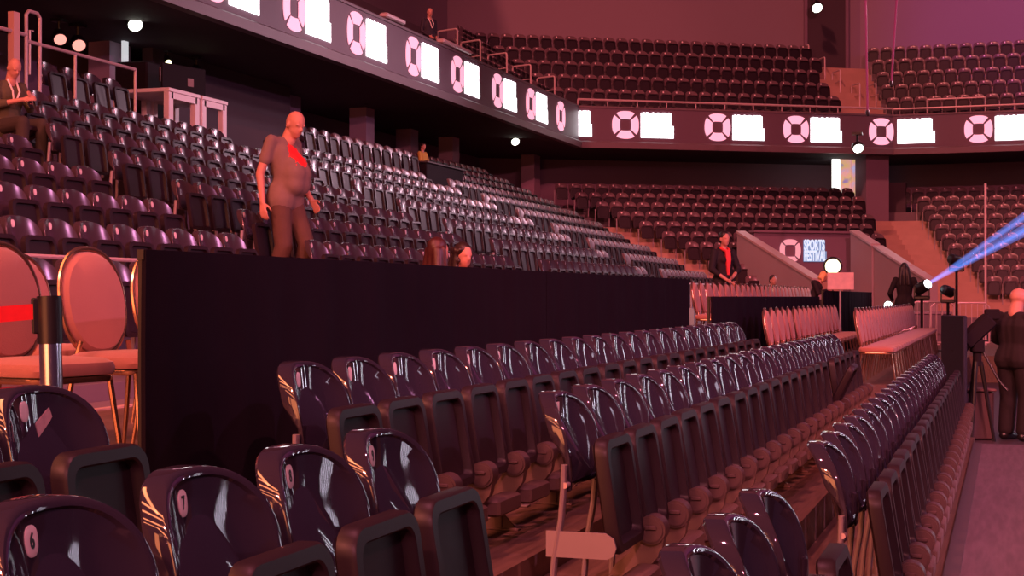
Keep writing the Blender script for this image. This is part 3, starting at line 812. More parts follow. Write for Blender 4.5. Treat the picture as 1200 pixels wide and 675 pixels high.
# far lit doorway under the balcony with coloured glass
a = ray(980, poly(4.5)[1], poly(4.5)[2]); b = ray(1007, poly(4.5)[1], poly(4.5)[2])
p = P(992, 206, 55.6); w = 1.0
t = tag(empty('door_2', (p.x, p.y, p.z - .85), math.atan2(u2.y, u2.x)), kind='structure')
m = M(); m.box((-.42, 0, .85), (.30, .08, 1.72)); m.box((0, 0, 1.60), (1.08, .08, .22)); m.build('lit_frame', EXIT_E, t)
EM = emit('glass_poster', (.75, .55, .42), .75)
nt = EM.node_tree; tc = nt.nodes.new('ShaderNodeTexCoord'); nz = nt.nodes.new('ShaderNodeTexNoise'); nz.inputs['Scale'].default_value = 2.2
rp = nt.nodes.new('ShaderNodeValToRGB'); cr = rp.color_ramp
for ps, cl in ((.35, (.25, .2, .5)), (.45, (.8, .5, .2)), (.55, (.9, .4, .4)), (.65, (.5, .45, .75))):
    e_ = cr.elements.new(ps); e_.color = (*cl, 1)
nt.links.new(tc.outputs['Object'], nz.inputs['Vector']); nt.links.new(nz.outputs['Fac'], rp.inputs['Fac']); nt.links.new(rp.outputs['Color'], nt.nodes['Principled BSDF'].inputs['Emission Color'])
m = M(); m.box((-.03, 0, .72), (.46, .06, 1.5)); m.box((.40, 0, .72), (.30, .06, 1.5)); m.build('glass', EM, t)
# dark buttress; right of it a solid black box for the shade of an opening
p = P(1022, 205, 54.5); struct(M().box((p.x, p.y, 4.9), (.9, .9, 3.6), math.atan2(u2.y, u2.x)), 'pillar', DARKWALL)
p = P(1046, 225, 55.2); struct(M().box((p.x, p.y, 4.7), (1.0, .5, 2.0)), 'door_3', BLACKWALL)
# ------------------------------------------------------------------ vomitory with the emblem screen
Zb = 47.5
a, b = P(884, 270, Zb), P(1003, 270, Zb + .9)
t3 = (b - a); t3.z = 0; wv = t3.length; t3.normalize(); nv = Vector((t3.y, -t3.x, 0))
zt = EYE + (HY - 271) * Zb / F
cc = (a + b) / 2
struct(M().box((cc.x - nv.x * .15, cc.y - nv.y * .15, (zt + .3) / 2), (wv, .3, zt - .3), math.atan2(t3.y, t3.x)).box((cc.x - nv.x * .12, cc.y - nv.y * .12, zt), (wv + .1, .42, .07), math.atan2(t3.y, t3.x)), 'wall_screen', DARKWALL)
scr = empty('emblem_screen', (cc.x, cc.y, zt - .9), 0, 'lit pink ring emblem and ice-blue SPORTS FESTIVAL sign on the tunnel wall', 'sign')
ce = a + t3 * ((925 - 884) / 119 * wv) + nv * .03; ce.z = 0
zc = EYE + (HY - 293.5) * Zb / F
par(emblem_mesh(ce, t3, nv, .37, .19, .02, .08, zc).build('emblem', PINK2_E, None), scr)
cs = a + t3 * ((940.5 - 884) / 119 * wv) + nv * .03; cs.z = 0
slogan(cs, t3, nv, .82, .70, scr, BLUE_E, BLUED_E, zc, 'sign_text')
def sidewall(p0, p1, th, z0, name, mt=PARAPET, zb=.2):
    d = Vector((p1.x - p0.x, p1.y - p0.y, 0)); L_ = d.length; d.normalize(); q = Vector((-d.y, d.x, 0)) * th / 2
    m = M(); v = []
    for s_ in (-1, 1):
        for p, z in ((p0, zb), (p1, zb), (p1, p1.z), (p0, p0.z)): v.append((p.x + q.x * s_, p.y + q.y * s_, z))
    m.add(v, [(0, 1, 2, 3), (7, 6, 5, 4), (0, 4, 5, 1), (1, 5, 6, 2), (2, 6, 7, 3), (3, 7, 4, 0)])
    v = []
    for s_ in (-1.25, 1.25):
        for p, e in ((p0, .0), (p1, .0), (p1, .07), (p0, .07)): v.append((p.x + q.x * s_, p.y + q.y * s_, p.z + e))
    m.add(v, [(0, 1, 2, 3), (7, 6, 5, 4), (0, 4, 5, 1), (1, 5, 6, 2), (2, 6, 7, 3), (3, 7, 4, 0)], 1)
    return struct(m, name, [mt, RAILM])
sidewall(P(868, 273, 47.2), P(958, 329, 42.0), .25, 0, 'wall_tunnel_left')
sidewall(P(1001, 272, 47.6), P(1026, 288, 46.0), .25, 0, 'wall_tunnel_right')
sidewall(P(1029, 290, 45.9), P(1066, 314, 43.6), .25, 0, 'wall_tunnel_right')
sidewall(P(1068, 315, 43.5), P(1094, 331, 42.0), .25, 0, 'wall_tunnel_right')
# low front wall of the end stand
p0, p1 = P(1094, 331, 42.0), P(1260, 345, 42.2)
# ------------------------------------------------------------------ crowd barriers, stage lamps, pole, beam
def barrier(px, py, Z, w, rz, label, mt=RAILM):
    p = P(px, py, Z); h = 1.05
    zb = p.z - h
    t = empty('crowd_barrier', (p.x, p.y, zb), rz, label, 'barrier', 'crowd barriers before the far stair')
    m = M(); m.tube([(-w / 2, 0, .1), (-w / 2, 0, h - .1), (-w / 2 + .1, 0, h), (w / 2 - .1, 0, h), (w / 2, 0, h - .1), (w / 2, 0, .1), (w / 2 - .01, 0, .1), (-w / 2, 0, .1)], .022, 8); m.build('frame', mt, t)
    n = int(w / .13)
    for i in range(1, n):
        m = M(); m.tube([(-w / 2 + w * i / n, 0, .1), (-w / 2 + w * i / n, 0, h)], .009, 6); m.build('bar', mt, t)
    for s_ in (-1, 1):
        m = M(); m.box((s_ * w * .4, 0, .05), (.06, .6, .1)); m.build('foot', mt, t)
    return t
barrier(1093, 354, 34.6, 1.0, TH, 'pale crowd barrier just beside the dark-haired person')
barrier(1125, 355, 35.4, 1.35, TH - .15, 'rusty pink crowd barrier below the far stair')
t = empty('light_pole', P(1155, 215, 38), 0, 'tall slim pale pole before the far right seats', 'pole')
hp = t.location.z - .31
m = M(); m.tube([(0, 0, 0), (0, 0, -hp)], .032, 10); m.build('mast', RAILM, t)
m = M(); m.cyl((0, 0, -hp), (0, 0, -hp + .04), .35, 16); m.build('base', BLACKP, t)
def moving_head(px, py, Z, d, lens, label, zf, r=.12):
    p = P(px, py, Z); d = Vector(d).normalized()
    t = empty('moving_head_light', p, 0, label, 'stage light', 'stage lights on stands')
    m = M(); m.tube([d * -.34, d * -.3, d * -.05, (0, 0, 0)], [r * .7, r * 1.25, r * 1.2, r * 1.05], 16); m.build('head', BLACKP, t)
    m = M(); m.tube([d * -.01, d * .02, d * .03], [r * .95, r * .9, r * .5], 16); m.build('lens', lens, t)
    b = d * -.18; m = M(); y_ = r * 1.5
    m.box(b + Vector((-y_, 0, -.08)), (.03, .08, .22)); m.box(b + Vector((y_, 0, -.08)), (.03, .08, .22)); m.box(b + Vector((0, 0, -.21)), (2 * y_ + .03, .14, .08), ch=.02); m.build('yoke', BLACKP, t)
    m = M(); m.tube([b + Vector((0, 0, -.25)), (b.x, b.y, zf - p.z)], .03, 8); m.build('stand', BLACKP, t)
    m = M(); m.cyl((b.x, b.y, zf - p.z), (b.x, b.y, zf - p.z + .03), .3, 16); m.build('base', BLACKP, t)
    return t, p
pA = P(1087, 333, 31); pB = P(1215, 256, 28.5)
mh, p = moving_head(1087, 333, 31, pB - pA, emit('beam_lens', (.9, .95, 1), 8), 'stage light throwing a blue beam up to the right', .31, .10)
BEAM_M = bpy.data.materials.new('beam_haze'); BEAM_M.use_nodes = True; nt = BEAM_M.node_tree; nt.nodes.remove(nt.nodes['Principled BSDF'])
ev = nt.nodes.new('ShaderNodeEmission'); ev.inputs['Color'].default_value = (.13, .28, 1, 1); ev.inputs['Strength'].default_value = 2.6
nt.links.new(ev.outputs[0], nt.nodes['Material Output'].inputs['Volume'])
dv = (pB - pA); up = Vector((0, 0, 1)); sdir = dv.cross(up).normalized(); ud = sdir.cross(dv).normalized()
for i, (off, r1) in enumerate(((.20, .07), (.10, .06), (.0, .08), (-.10, .06), (-.19, .065))):
    e = dv * 1.15 + ud * off * 1.15 + sdir * (.12 * math.sin(i * 2.1))
    m = M(); m.tube([(0, 0, 0) , e * .5, e], [.035, .5 * (.035 + r1 * 1.15), r1 * 1.15], 12); m.build('light_beam', BEAM_M, mh)
moving_head(1114, 303, 33, (-.6, -.6, .2), BLACKP, 'dark unlit stage light on a thin stand before the orange stair', .31, .10)
moving_head(1106, 339, 31, (-.4, -.8, .2), BLACKP, 'dark unlit stage light beside the beam source', .31, .09)
# round slatted wash light off the stage, mirrored in the seat numbered seven
ly, lz = .085, .815; hx = SHELL_HI(ly, lz); e_ = .02
nn_ = Vector((1, -(SHELL_HI(ly + e_, lz) - SHELL_HI(ly - e_, lz)) / (2 * e_), -(SHELL_HI(ly, lz + e_) - SHELL_HI(ly, lz - e_)) / (2 * e_))).normalized()
hp_ = Vector((-LC + hx, 2.90 + ly, FL_C + lz)); din = (hp_ - Vector((0, 0, EYE))).normalized(); dr = din - 2 * din.dot(nn_) * nn_
print('SLAT', tuple(hp_), tuple(nn_), tuple(dr))
lp = hp_ + dr * 9.0
t = empty('wash_light', lp, 0, 'round slatted white stage light standing off to the right', 'stage light')
qz = (-dr).to_track_quat('Z', 'Y'); t.rotation_mode = 'QUATERNION'; t.rotation_quaternion = qz
SL_E = emit('slat_glow', (.86, .78, 1), 13); R_ = .30
for k in range(8):
    xx = (k - 3.5) * .22; hh_ = R_ * math.sqrt(max(.01, 1 - (xx / .90) ** 2))
    m = M(); m.box((xx, 0, .01), (.055, 2 * hh_, .02)); m.build('lit_slat', SL_E, t)
m = M(); m.loops([[(rx * math.cos(q), rz_ * math.sin(q), zz) for q in [2 * PI * k / 28 for k in range(28)]] for rx, rz_, zz in ((.5, .2, -.3), (1.0, .38, -.06), (1.0, .38, -.005))]); m.build('housing', BLACKP, t)
# hanging cables, the purple light on them put into their colour
for px0, px1, y1, Z, lab, mt in ((1014, 1017, 132, 36, 'thin dark cable hanging before the balcony stair', mat('cable', (.20, .05, .16), .4)),
                                 (1055, 1045, 98, 36, 'thin cable coloured as lit purple, hanging at a slant before the upper seats', mat('cable', (.20, .05, .16), .4))):
    a, b = P(px0, -60, Z), P(px1, y1, Z); t = empty('hanging_cable', a, 0, lab, 'cable', None)
    m = M(); m.tube([(0, 0, 0), (b - a) * .5, b - a], .028, 6); m.build('wire', mt, t)
    m = M(); m.ball(b - a, (.05, .05, .09), 8); m.build('end_weight', BLACKP, t)
# lamp and poster on the desk by the blond person
p = P(976, 312, 30); lamp('desk_lamp', p, to_cam(p) + Vector((0, 0, -.1)), .15, LAMPY_E, 'glaring warm lamp beside the blond person, before the tunnel wall', zf=.31)
p = P(985, 327, 29)
t = empty('poster_board', (p.x, p.y, .31), TH, 'pale pinkish board under the glaring warm lamp', 'board')
m = M(); m.box((0, 0, p.z - .35), (.52, .04, .34), ch=.005); m.build('sheet', mat('pink_board', (.75, .45, .38), .6, var=.2, scale=9), t)
m = M(); m.tube([(0, .03, 0), (0, .03, p.z - .4)], .02, 6); m.box((0, .03, .01), (.4, .3, .02)); m.build('stand', RAILM, t)
p = P(1041, 358, 27); lamp('small_lamp', p, to_cam(p), .075, LAMP_E, 'small white lamp by the dark-haired person, at chair-back height', zf=.31)
p = P(1086, 374, 37)
t = empty('flight_case', (p.x, p.y, .31), TH * .6, 'dark flat case between the salmon chairs and the upright panel', 'case')
m = M(); m.box((0, 0, .36), (1.1, .7, .72), ch=.02); m.build('body', mat('case_body', (.11, .08, .10), .5), t)
m = M(); m.box((0, 0, .74), (1.14, .74, .06), ch=.01); m.build('lid', mat('case_lid', (.2, .15, .18), .5), t)
# ------------------------------------------------------------------ people
def remesh(m, name, mt, parent, vox, it=3):
    o = m.build(name, mt, None, True)
    r = o.modifiers.new('r', 'REMESH'); r.mode = 'VOXEL'; r.voxel_size = vox; r.use_smooth_shade = True
    sm = o.modifiers.new('s', 'SMOOTH'); sm.factor = .5; sm.iterations = it
    dg = bpy.context.evaluated_depsgraph_get(); ev = o.evaluated_get(dg)
    me = bpy.data.meshes.new_from_object(ev); o.modifiers.clear(); old = o.data; o.data = me; bpy.data.meshes.remove(old)
    me.polygons.foreach_set('use_smooth', [True] * len(me.polygons)); me.name = name
    o.parent = parent; return o
V3 = Vector
def cap(m, a, b, ra, rb, n=12):
    a, b = V3(a), V3(b); m.tube([a, a.lerp(b, .5), b], [ra, (ra + rb) / 2, rb], n); m.ball(a, ra, n); m.ball(b, rb, n)
STAND = dict(pelvis=(0, 0, .95), waist=(.01, 0, 1.10), chest=(.0, 0, 1.32), neck=(-.005, 0, 1.49), head=(.025, 0, 1.645),
             sl=(-.01, .18, 1.42), sr=(-.01, -.18, 1.42), el=(-.03, .24, 1.13), er=(-.03, -.24, 1.13), wl=(.05, .25, .88), wr=(.05, -.25, .88),
             hl=(0, .09, .93), hr=(0, -.09, .93), kl=(.03, .10, .50), kr=(.03, -.10, .50), al=(-.01, .10, .09), ar=(-.01, -.10, .09))
SITJ = dict(STAND, pelvis=(0, 0, .52), waist=(.0, 0, .68), chest=(.03, 0, .90), neck=(.05, 0, 1.07), head=(.10, 0, 1.21),
            sl=(.02, .18, 1.00), sr=(.02, -.18, 1.00), el=(.10, .25, .74), er=(.10, -.25, .74), wl=(.32, .10, .82), wr=(.32, -.10, .82),
            hl=(.02, .10, .50), hr=(.02, -.10, .50), kl=(.45, .14, .52), kr=(.45, -.14, .52), al=(.44, .14, .09), ar=(.44, -.14, .09))
def person(loc, rz, label, J=None, sc=1.0, shirt=None, trous=None, sleeve='short', hair=None, haircol=(.02, .012, .012), look=(1, 0, 0), vox=.012, belly=0.0, legs=True, shoes=True, lanyard=None, fem=False, jacket=None, group=None, curl=1.0):
    J = {k: V3(v) for k, v in dict(STAND, **(J or {})).items()}
    t = empty('person', loc, rz, label, 'person', group); t.scale = (sc, sc, sc)
    b = M(); hd = J['head']; nk = J['neck']; ch = J['chest']; wa = J['waist']; pe = J['pelvis']
    # look frame
    f = V3(look).normalized(); side = V3((0, 0, 1)).cross(f).normalized(); up = f.cross(side)
    def hp(x, y, z): return hd + f * x + side * y + up * z
    R = Matrix((f, side, up)).transposed()
    def hball(c, r, n=14):
        q = M().ball((0, 0, 0), r, n); b.add([hp(*c) + R @ V3(v) for v in q.v], q.f)
    hball((-.005, 0, .02), (.098, .076, .10)); hball((.02, 0, -.035), (.078, .062, .085)); hball((.052, 0, -.085), (.034, .035, .028))
    hball((.098, 0, -.018), (.020, .013, .024), 10); hball((.084, 0, .012), (.013, .010, .026), 8)
    hball((.080, .030, .018), (.014, .024, .008), 8); hball((.080, -.030, .018), (.014, .024, .008), 8)
    hball((.082, 0, -.060), (.012, .022, .006), 8); hball((.080, 0, -.071), (.012, .019, .006), 8)
    for s_ in (-1, 1): hball((-.008, s_ * .078, -.012), (.022, .010, .033), 8)
    cap(b, nk - V3((0, 0, .04)), hd - up * .05 - f * .02, .066 if not fem else .052, .060 if not fem else .048)
    sw = .92 if fem else 1.0
    cap(b, ch, nk, .07, .052)
    for s_, sh in ((1, J['sl']), (-1, J['sr'])): cap(b, ch + V3((0, 0, .07)), sh, .055, .046)
    cap(b, pe, ch, .075, .08)
    for q in 'lr':
        cap(b, J['s' + q], J['e' + q], .047, .038); cap(b, J['e' + q], J['w' + q], .038, .026)
        if legs: cap(b, J['h' + q], J['k' + q], .072, .05); cap(b, J['k' + q], J['a' + q], .048, .034); cap(b, pe, J['h' + q], .09, .075)
        # hand: palm, four unequal bent fingers, thumb from the side
        w = J['w' + q]; d = (w - J['e' + q]).normalized(); s_ = 1 if q == 'l' else -1
        inn = V3((0, -s_, 0)); inn = (inn - d * inn.dot(d)).normalized(); wd = d.cross(inn).normalized()
        if wd.x < 0: wd = -wd
        for k in (-.022, 0, .022): cap(b, w + d * .01 + wd * k * .6, w + d * .085 + wd * k, .015, .014, 8)
        for i, (k, ln) in enumerate(((.031, .070), (.011, .080), (-.010, .074), (-.030, .058))):
            p0 = w + d * .088 + wd * k; d1 = (d + inn * .35 * curl).normalized(); d2 = (d + inn * 1.0 * curl).normalized(); d3 = (d * .6 + inn * 1.2 * curl).normalized()
            p1 = p0 + d1 * ln * .45; p2 = p1 + d2 * ln * .32; p3 = p2 + d3 * ln * .25
            cap(b, p0, p1, .0095, .0088, 8); cap(b, p1, p2, .0088, .008, 8); cap(b, p2, p3, .008, .007, 8)
        p0 = w + d * .028 + wd * .028; p1 = p0 + (d * .7 + wd * .8).normalized() * .042 + inn * .008; p2 = p1 + (d * .9 + wd * .2 + inn * .4).normalized() * .034
        cap(b, p0, p1, .012, .0105, 8); cap(b, p1, p2, .0105, .0085, 8)
    remesh(b, 'body', SKIN, t, vox)
    # top
    sm = M()
    for k in (-1, 1):
        cap(sm, pe + V3((.0, k * .072, -.035)), pe + V3((.0, k * .068, .03)), .136, .130); cap(sm, pe + V3((.0, k * .055, .0)), wa + V3((0, k * .055 * sw, 0)), .132, .108 * sw); cap(sm, wa + V3((0, k * .055 * sw, 0)), ch + V3((0, k * .075 * sw, .0)), .105 * sw, .118 * sw)
        cap(sm, ch + V3((0, k * .07, 0)), ch + V3((-.01, k * .06, .09)), .105 * sw, .075)
    if fem: 
        for k in (-1, 1): sm.ball(ch + V3((.085, k * .07, -.02)), .062, 10)
    cap(sm, pe, wa, .132, .112); cap(sm, wa, ch, .108, .116)
    if belly:
        for q_, (dx_, dz_, r_) in enumerate(((.050, .12, .112), (.078, .05, .118), (.070, -.04, .114))):
            for k in (-1, 1): sm.ball(wa + V3((dx_, k * .045, dz_)), r_, 14)
    for q in 'lr':
        sh, e, w = J['s' + q], J['e' + q], J['w' + q]
        cap(sm, ch + V3((-.01, 0, .065)), sh, .072, .052)
        if sleeve == 'short': cap(sm, sh, sh.lerp(e, .60), .053, .057)
        elif sleeve == 'rolled': cap(sm, sh, e, .066, .056); cap(sm, e, e.lerp(w, .35), .054, .048)
        else: cap(sm, sh, e, .066, .052); cap(sm, e, e.lerp(w, .93), .052, .038)
    remesh(sm, 'jacket' if jacket else 'shirt', shirt, t, max(vox, .011), 26 if belly else 8)
    if legs:
        tm = M()
        cap(tm, pe + V3((0, -.05, .0)), pe + V3((0, .05, .0)), .112, .112)
        for q in 'lr':
            cap(tm, pe + V3((0, .05 if q == 'l' else -.05, 0)), J['h' + q], .112, .104); cap(tm, J['h' + q], J['k' + q], .104, .080); cap(tm, J['k' + q], J['a' + q].lerp(J['k' + q], .06), .080, .074)
        remesh(tm, 'trousers', trous, t, max(vox, .012))
        if shoes:
            for q in 'lr':
                sh = M(); a = J['a' + q]; cap(sh, a + V3((-.03, 0, -.035)), a + V3((.14, 0 , -.05)), .048, .038); cap(sh, a + V3((-.01, 0, .0)), a + V3((.05, 0, -.04)), .05, .045)
                remesh(sh, 'shoe', BLACKP, t, .01)
    if hair:
        hm = M(); hmat = mat('hair_%d%d%d' % tuple(int(c * 255) for c in haircol), haircol, .45, 0, 0, .5, .3, 60)
        def hb(c, r, n=14):
            q = M().ball((0, 0, 0), r, n); hm.add([hp(*c) + R @ V3(v) for v in q.v], q.f)
        hb((-.020, 0, .040), (.100, .084, .095)); hb((-.05, 0, -.01), (.07, .08, .085))
        if hair in ('long', 'curly'):
            for k in (-1, 0, 1):
                cap(hm, hp(-.06, k * .05, .0), hp(-.075, k * .075, -.16), .052, .05); cap(hm, hp(-.075, k * .075, -.16), hp(-.08, k * .08, -.33), .05, .036)
            for k in (-1, 1): cap(hm, hp(-.01, k * .078, .02), hp(.0, k * .088, -.14), .026, .03)
        if hair == 'curly':
            rn = random.Random(5)
            for _ in range(70):
                a, e = rn.uniform(-PI, PI), rn.uniform(-.3, 1); c = (-.035 + .10 * math.cos(a) * .9, .095 * math.sin(a), -.14 + .2 * e)
                if c[0] < .035: hb(c, (.026, .026, .026), 8)
        if hair == 'bob':
            for k in (-1, 1): cap(hm, hp(-.01, k * .08, .02), hp(-.0, k * .085, -.10), .03, .028)
            cap(hm, hp(-.07, -.04, -.05), hp(-.07, .04, -.05), .05, .05)
        remesh(hm, 'hair', hmat, t, .010, 2)
    if lanyard:
        lm = M()
        for k in (-1, 1): lm.tube([nk + V3((.02, k * .06, .0)), ch + V3((.125, k * .05, .02)), wa + V3((.13 + .1 * (belly > 0), k * .01, .10))], .012, 6)
        lm.build('lanyard', lanyard, t)
    return t
DK = mat('black_jersey', (.018, .012, .015), .8, 0, 0, .3, .2, 20)
NAVY = mat('dark_suit', (.03, .022, .034), .7, 0, 0, .3, .15, 20)
DENIM = mat('dark_denim', (.04, .03, .045), .8, 0, 0, .3, .2, 20)
# walking man
TS = mat('grey_tshirt', (.20, .135, .12), .85, 0, 0, .25, .12, 14, .1, 60)
nt = TS.node_tree; pb = nt.nodes['Principled BSDF']; tc = nt.nodes.new('ShaderNodeTexCoord'); mp = nt.nodes.new('ShaderNodeMapping')
mp.inputs['Location'].default_value = (-.15 / .14, .03 / .11, -1.32 / .155); mp.inputs['Scale'].default_value = (1 / .14, 1 / .11, 1 / .155)
ln = nt.nodes.new('ShaderNodeVectorMath'); ln.operation = 'LENGTH'; nz = nt.nodes.new('ShaderNodeTexNoise'); nz.inputs['Scale'].default_value = 22
ad = nt.nodes.new('ShaderNodeMath'); ad.operation = 'MULTIPLY_ADD'; ad.inputs[1].default_value = .9
lt = nt.nodes.new('ShaderNodeMath'); lt.operation = 'LESS_THAN'; lt.inputs[1].default_value = 1.30
mx = nt.nodes.new('ShaderNodeMix'); mx.data_type = 'RGBA'; mx.inputs[7].default_value = (.85, .03, .03, 1)
src = pb.inputs['Base Color'].links[0].from_socket
nt.links.new(tc.outputs['Object'], mp.inputs['Vector']); nt.links.new(mp.outputs[0], ln.inputs[0]); nt.links.new(tc.outputs['Object'], nz.inputs['Vector'])
nt.links.new(nz.outputs['Fac'], ad.inputs[0]); nt.links.new(ln.outputs['Value'], ad.inputs[2]); nt.links.new(ad.outputs[0], lt.inputs[0])
nt.links.new(lt.outputs[0], mx.inputs[0]); nt.links.new(src, mx.inputs[6]); nt.links.new(mx.outputs[2], pb.inputs['Base Color'])
BROWN = mat('brown_trousers', (.10, .055, .045), .85, 0, 0, .25, .2, 12, .15, 40)
Lm = 8.15; ym = yl(334, Lm); Zm = zl(334, Lm)
ztop = EYE + (HY - 130) * Zm / F; zf = Zk(1) - .19 + .006
scm = (ztop - zf) / 1.72
person((-Lm, ym, zf), -.10, 'bald person in a grey T-shirt with a red print, walking down the stand aisle',
       dict(waist=(.04, 0, 1.10), chest=(.0, 0, 1.33), neck=(.03, 0, 1.49), head=(.105, 0, 1.595), sl=(-.01, .20, 1.445), sr=(-.02, -.20, 1.445),
            er=(-.10, -.25, 1.14), wr=(-.06, -.27, .89), el=(-.02, .25, 1.14), wl=(.14, .22, .93), kl=(.16, .10, .52), al=(.06, .10, .10), kr=(.05, -.10, .50), ar=(-.10, -.10, .10)),
       scm, TS, BROWN, 'short', look=(.86, -.28, -.42), vox=.008, belly=1.0, curl=.6)
# seated man at the edge
sx, sy, sz = SIT.location
person((sx + .10, sy, sz - .0), -.25, 'person in an olive shirt seated at the picture edge looking at a phone',
       dict(SITJ, head=(.12, 0, 1.20), wl=(.34, .06, .84), wr=(.36, -.07, .80)), 1.06, mat('olive_shirt', (.10, .085, .05), .85, 0, 0, .3, .15, 16), mat('dark_olive_trousers', (.04, .03, .025), .85), 'rolled', look=(.8, -.15, -.5), vox=.010, lanyard=STICK)
ph = empty('phone', (sx + .10, sy, sz), -.25, 'phone with a yellow lit screen held by the seated person', 'phone')
m = M(); m.box((.445, -.02, .80), (.012, .075, .15), R=Matrix.Rotation(-.5, 3, 'Y'), ch=.003); m.build('case', BLACKP, ph)
m = M(); m.box((.436, -.02, .803), (.004, .065, .135), R=Matrix.Rotation(-.5, 3, 'Y')); m.build('screen', emit('phone_screen', (1, .5, .08), .8), ph)
# suited person at the balcony
x, y = pl(503, 14.45); zt = EYE + (HY - 9) * zl(503, 14.45) / F
person((x, y, 7.36), -.55, 'bald person in a dark suit and white shirt standing at the balcony front', dict(wl=(.16, .12, .98), wr=(.16, -.12, .98)), (zt - 7.36) / 1.77, NAVY, NAVY, 'long', look=(.9, -.3, -.25), vox=.013, jacket=True, lanyard=STICK)
# person in yellow at the desk
x, y = pl(495, 14.95); zt = EYE + (HY - 168) * zl(495, 14.95) / F
person((x, y, Zk(8)), -.2, 'person in a mustard top standing behind the black desk on the stand', dict(wl=(.22, .14, .98), wr=(.22, -.14, .98), el=(.08, .26, 1.1), er=(.08, -.26, 1.1)), (zt - Zk(8)) / 1.75, mat('mustard_top', (.55, .33, .06), .8), DENIM, 'long', hair='short', look=(1, -.1, -.1), vox=.013)
# two heads behind the long drape, seated on the platform
for px, pyt, L, rz, lab, hr, hc, lk, mt in ((501, 277, 4.75, .35, 'person with straight auburn hair seated behind the long black drape', 'long', (.045, .010, .008), (.75, .65, 0), 'salmon_top'),
                                            (532, 283, 4.75, -.1, 'person with dark curly hair seated behind the long black drape', 'curly', (.02, .009, .008), (.85, -.45, -.15), 'salmon_top')):
    x, y = pl(px, L); zt = EYE + (HY - pyt) * zl(px, L) / F
    person((x, y, PF), rz, lab, SITJ, (zt - PF) / 1.345, mat(mt, (.75, .36, .16), .8), DENIM, 'long', hair=hr, haircol=hc, look=lk, vox=.012, fem=True, group=None)
    st = empty('stool', (x - .02, y, PF), 0, f'stool under the person with {"auburn" if hr == "long" else "curly"} hair, behind the long drape', 'stool')
    m = M(); m.cyl((0, 0, .36), (0, 0, .40), .19, 18); m.build('seat', UPH, st)
    for k in range(4):
        m = M(); a = PI / 4 + k * PI / 2; m.tube([(.12 * math.cos(a), .12 * math.sin(a), .37), (.19 * math.cos(a), .19 * math.sin(a), 0)], .014, 6); m.build('leg', GOLD, st)
# standing person with red scarf
L = 4.85; x, y = pl(848, L); zt = EYE + (HY - 271) * zl(848, L) / F
sca = person((x, y, PF), -.75, 'person in a black jacket with a red top standing behind the salmon chairs', dict(wl=(.20, .02, 1.0), wr=(.26, -.06, .93), el=(.04, .27, 1.14), er=(.04, -.27, 1.14)), (zt - PF) / 1.77, DK, DK, 'rolled', hair='short', look=(1, 0, -.05), vox=.011, fem=True, jacket=True)
m = M(); m.loops([[(.118, -.05, 1.46), (.118, .05, 1.46), (.10, .05, 1.46), (.10, -.05, 1.46)], [(.145, -.045, 1.30), (.145, .045, 1.30), (.10, .04, 1.3), (.10, -.04, 1.3)], [(.132, -.02, 1.05), (.132, .02, 1.05), (.1, .02, 1.05), (.1, -.02, 1.05)]])
m.tube([(.02, -.07, 1.49), (.09, -.05, 1.455), (.11, 0, 1.44), (.09, .05, 1.455), (.02, .07, 1.49), (-.06, 0, 1.52), (.02, -.07, 1.49)], .022, 8)
m.build('red_top', mat('red_top', (.75, .05, .05), .7), sca)
# dark-haired person from behind
L = 2.12; Z = zl(1060, L); x, y = pl(1060, L); zt = EYE + (HY - 308) * Z / F
person((x, y, .31), TH + PI / 2 - .1, 'person with long black hair and black clothes seen from behind, beyond the chairs', dict(el=(-.02, .30, 1.14), er=(-.02, -.30, 1.14), wl=(.12, .22, 1.0), wr=(.12, -.22, 1.0)), (zt - .31) / 1.77, DK, DK, 'long', hair='long', look=(1, -.1, -.1), vox=.012, fem=True, jacket=True)
# small heads by the tunnel
for px, pyt, L, rz, lab, hr, hc, mt, md in ((904, 322, 4.95, -1.0, 'reddish-faced person seated low before the tunnel side wall', 'short', (.02, .01, .01), DK, 0),
                                        (953, 318, 5.0, .2, 'blond person in black bending beside the glaring warm lamp', 'bob', (.75, .42, .16), DK, 1)):
    x, y = pl(px, L); zt = EYE + (HY - pyt) * zl(px, L) / F
    person((x, y, PF), rz, lab, dict(SITJ, **({'neck': V3((.14, 0, 1.02)), 'head': V3((.24, 0, 1.13)), 'chest': V3((.10, 0, .88))} if md else {})), (zt - PF) / (1.26 if md else 1.345), mt, DK, 'long', hair=hr, haircol=hc, look=(1, .1, -.5 if md else 0), vox=.013)
    st = empty('stool', (x, y, PF), 0, f'stool under the {"blond" if md else "reddish-faced"} person, hidden behind the salmon chairs', 'stool')
    m = M(); m.cyl((0, 0, .36), (0, 0, .40), .19, 18); m.build('seat', UPH, st)
    for k in range(4):
        m = M(); a = PI / 4 + k * PI / 2; m.tube([(.12 * math.cos(a), .12 * math.sin(a), .37), (.19 * math.cos(a), .19 * math.sin(a), 0)], .014, 6); m.build('leg', GOLD, st)
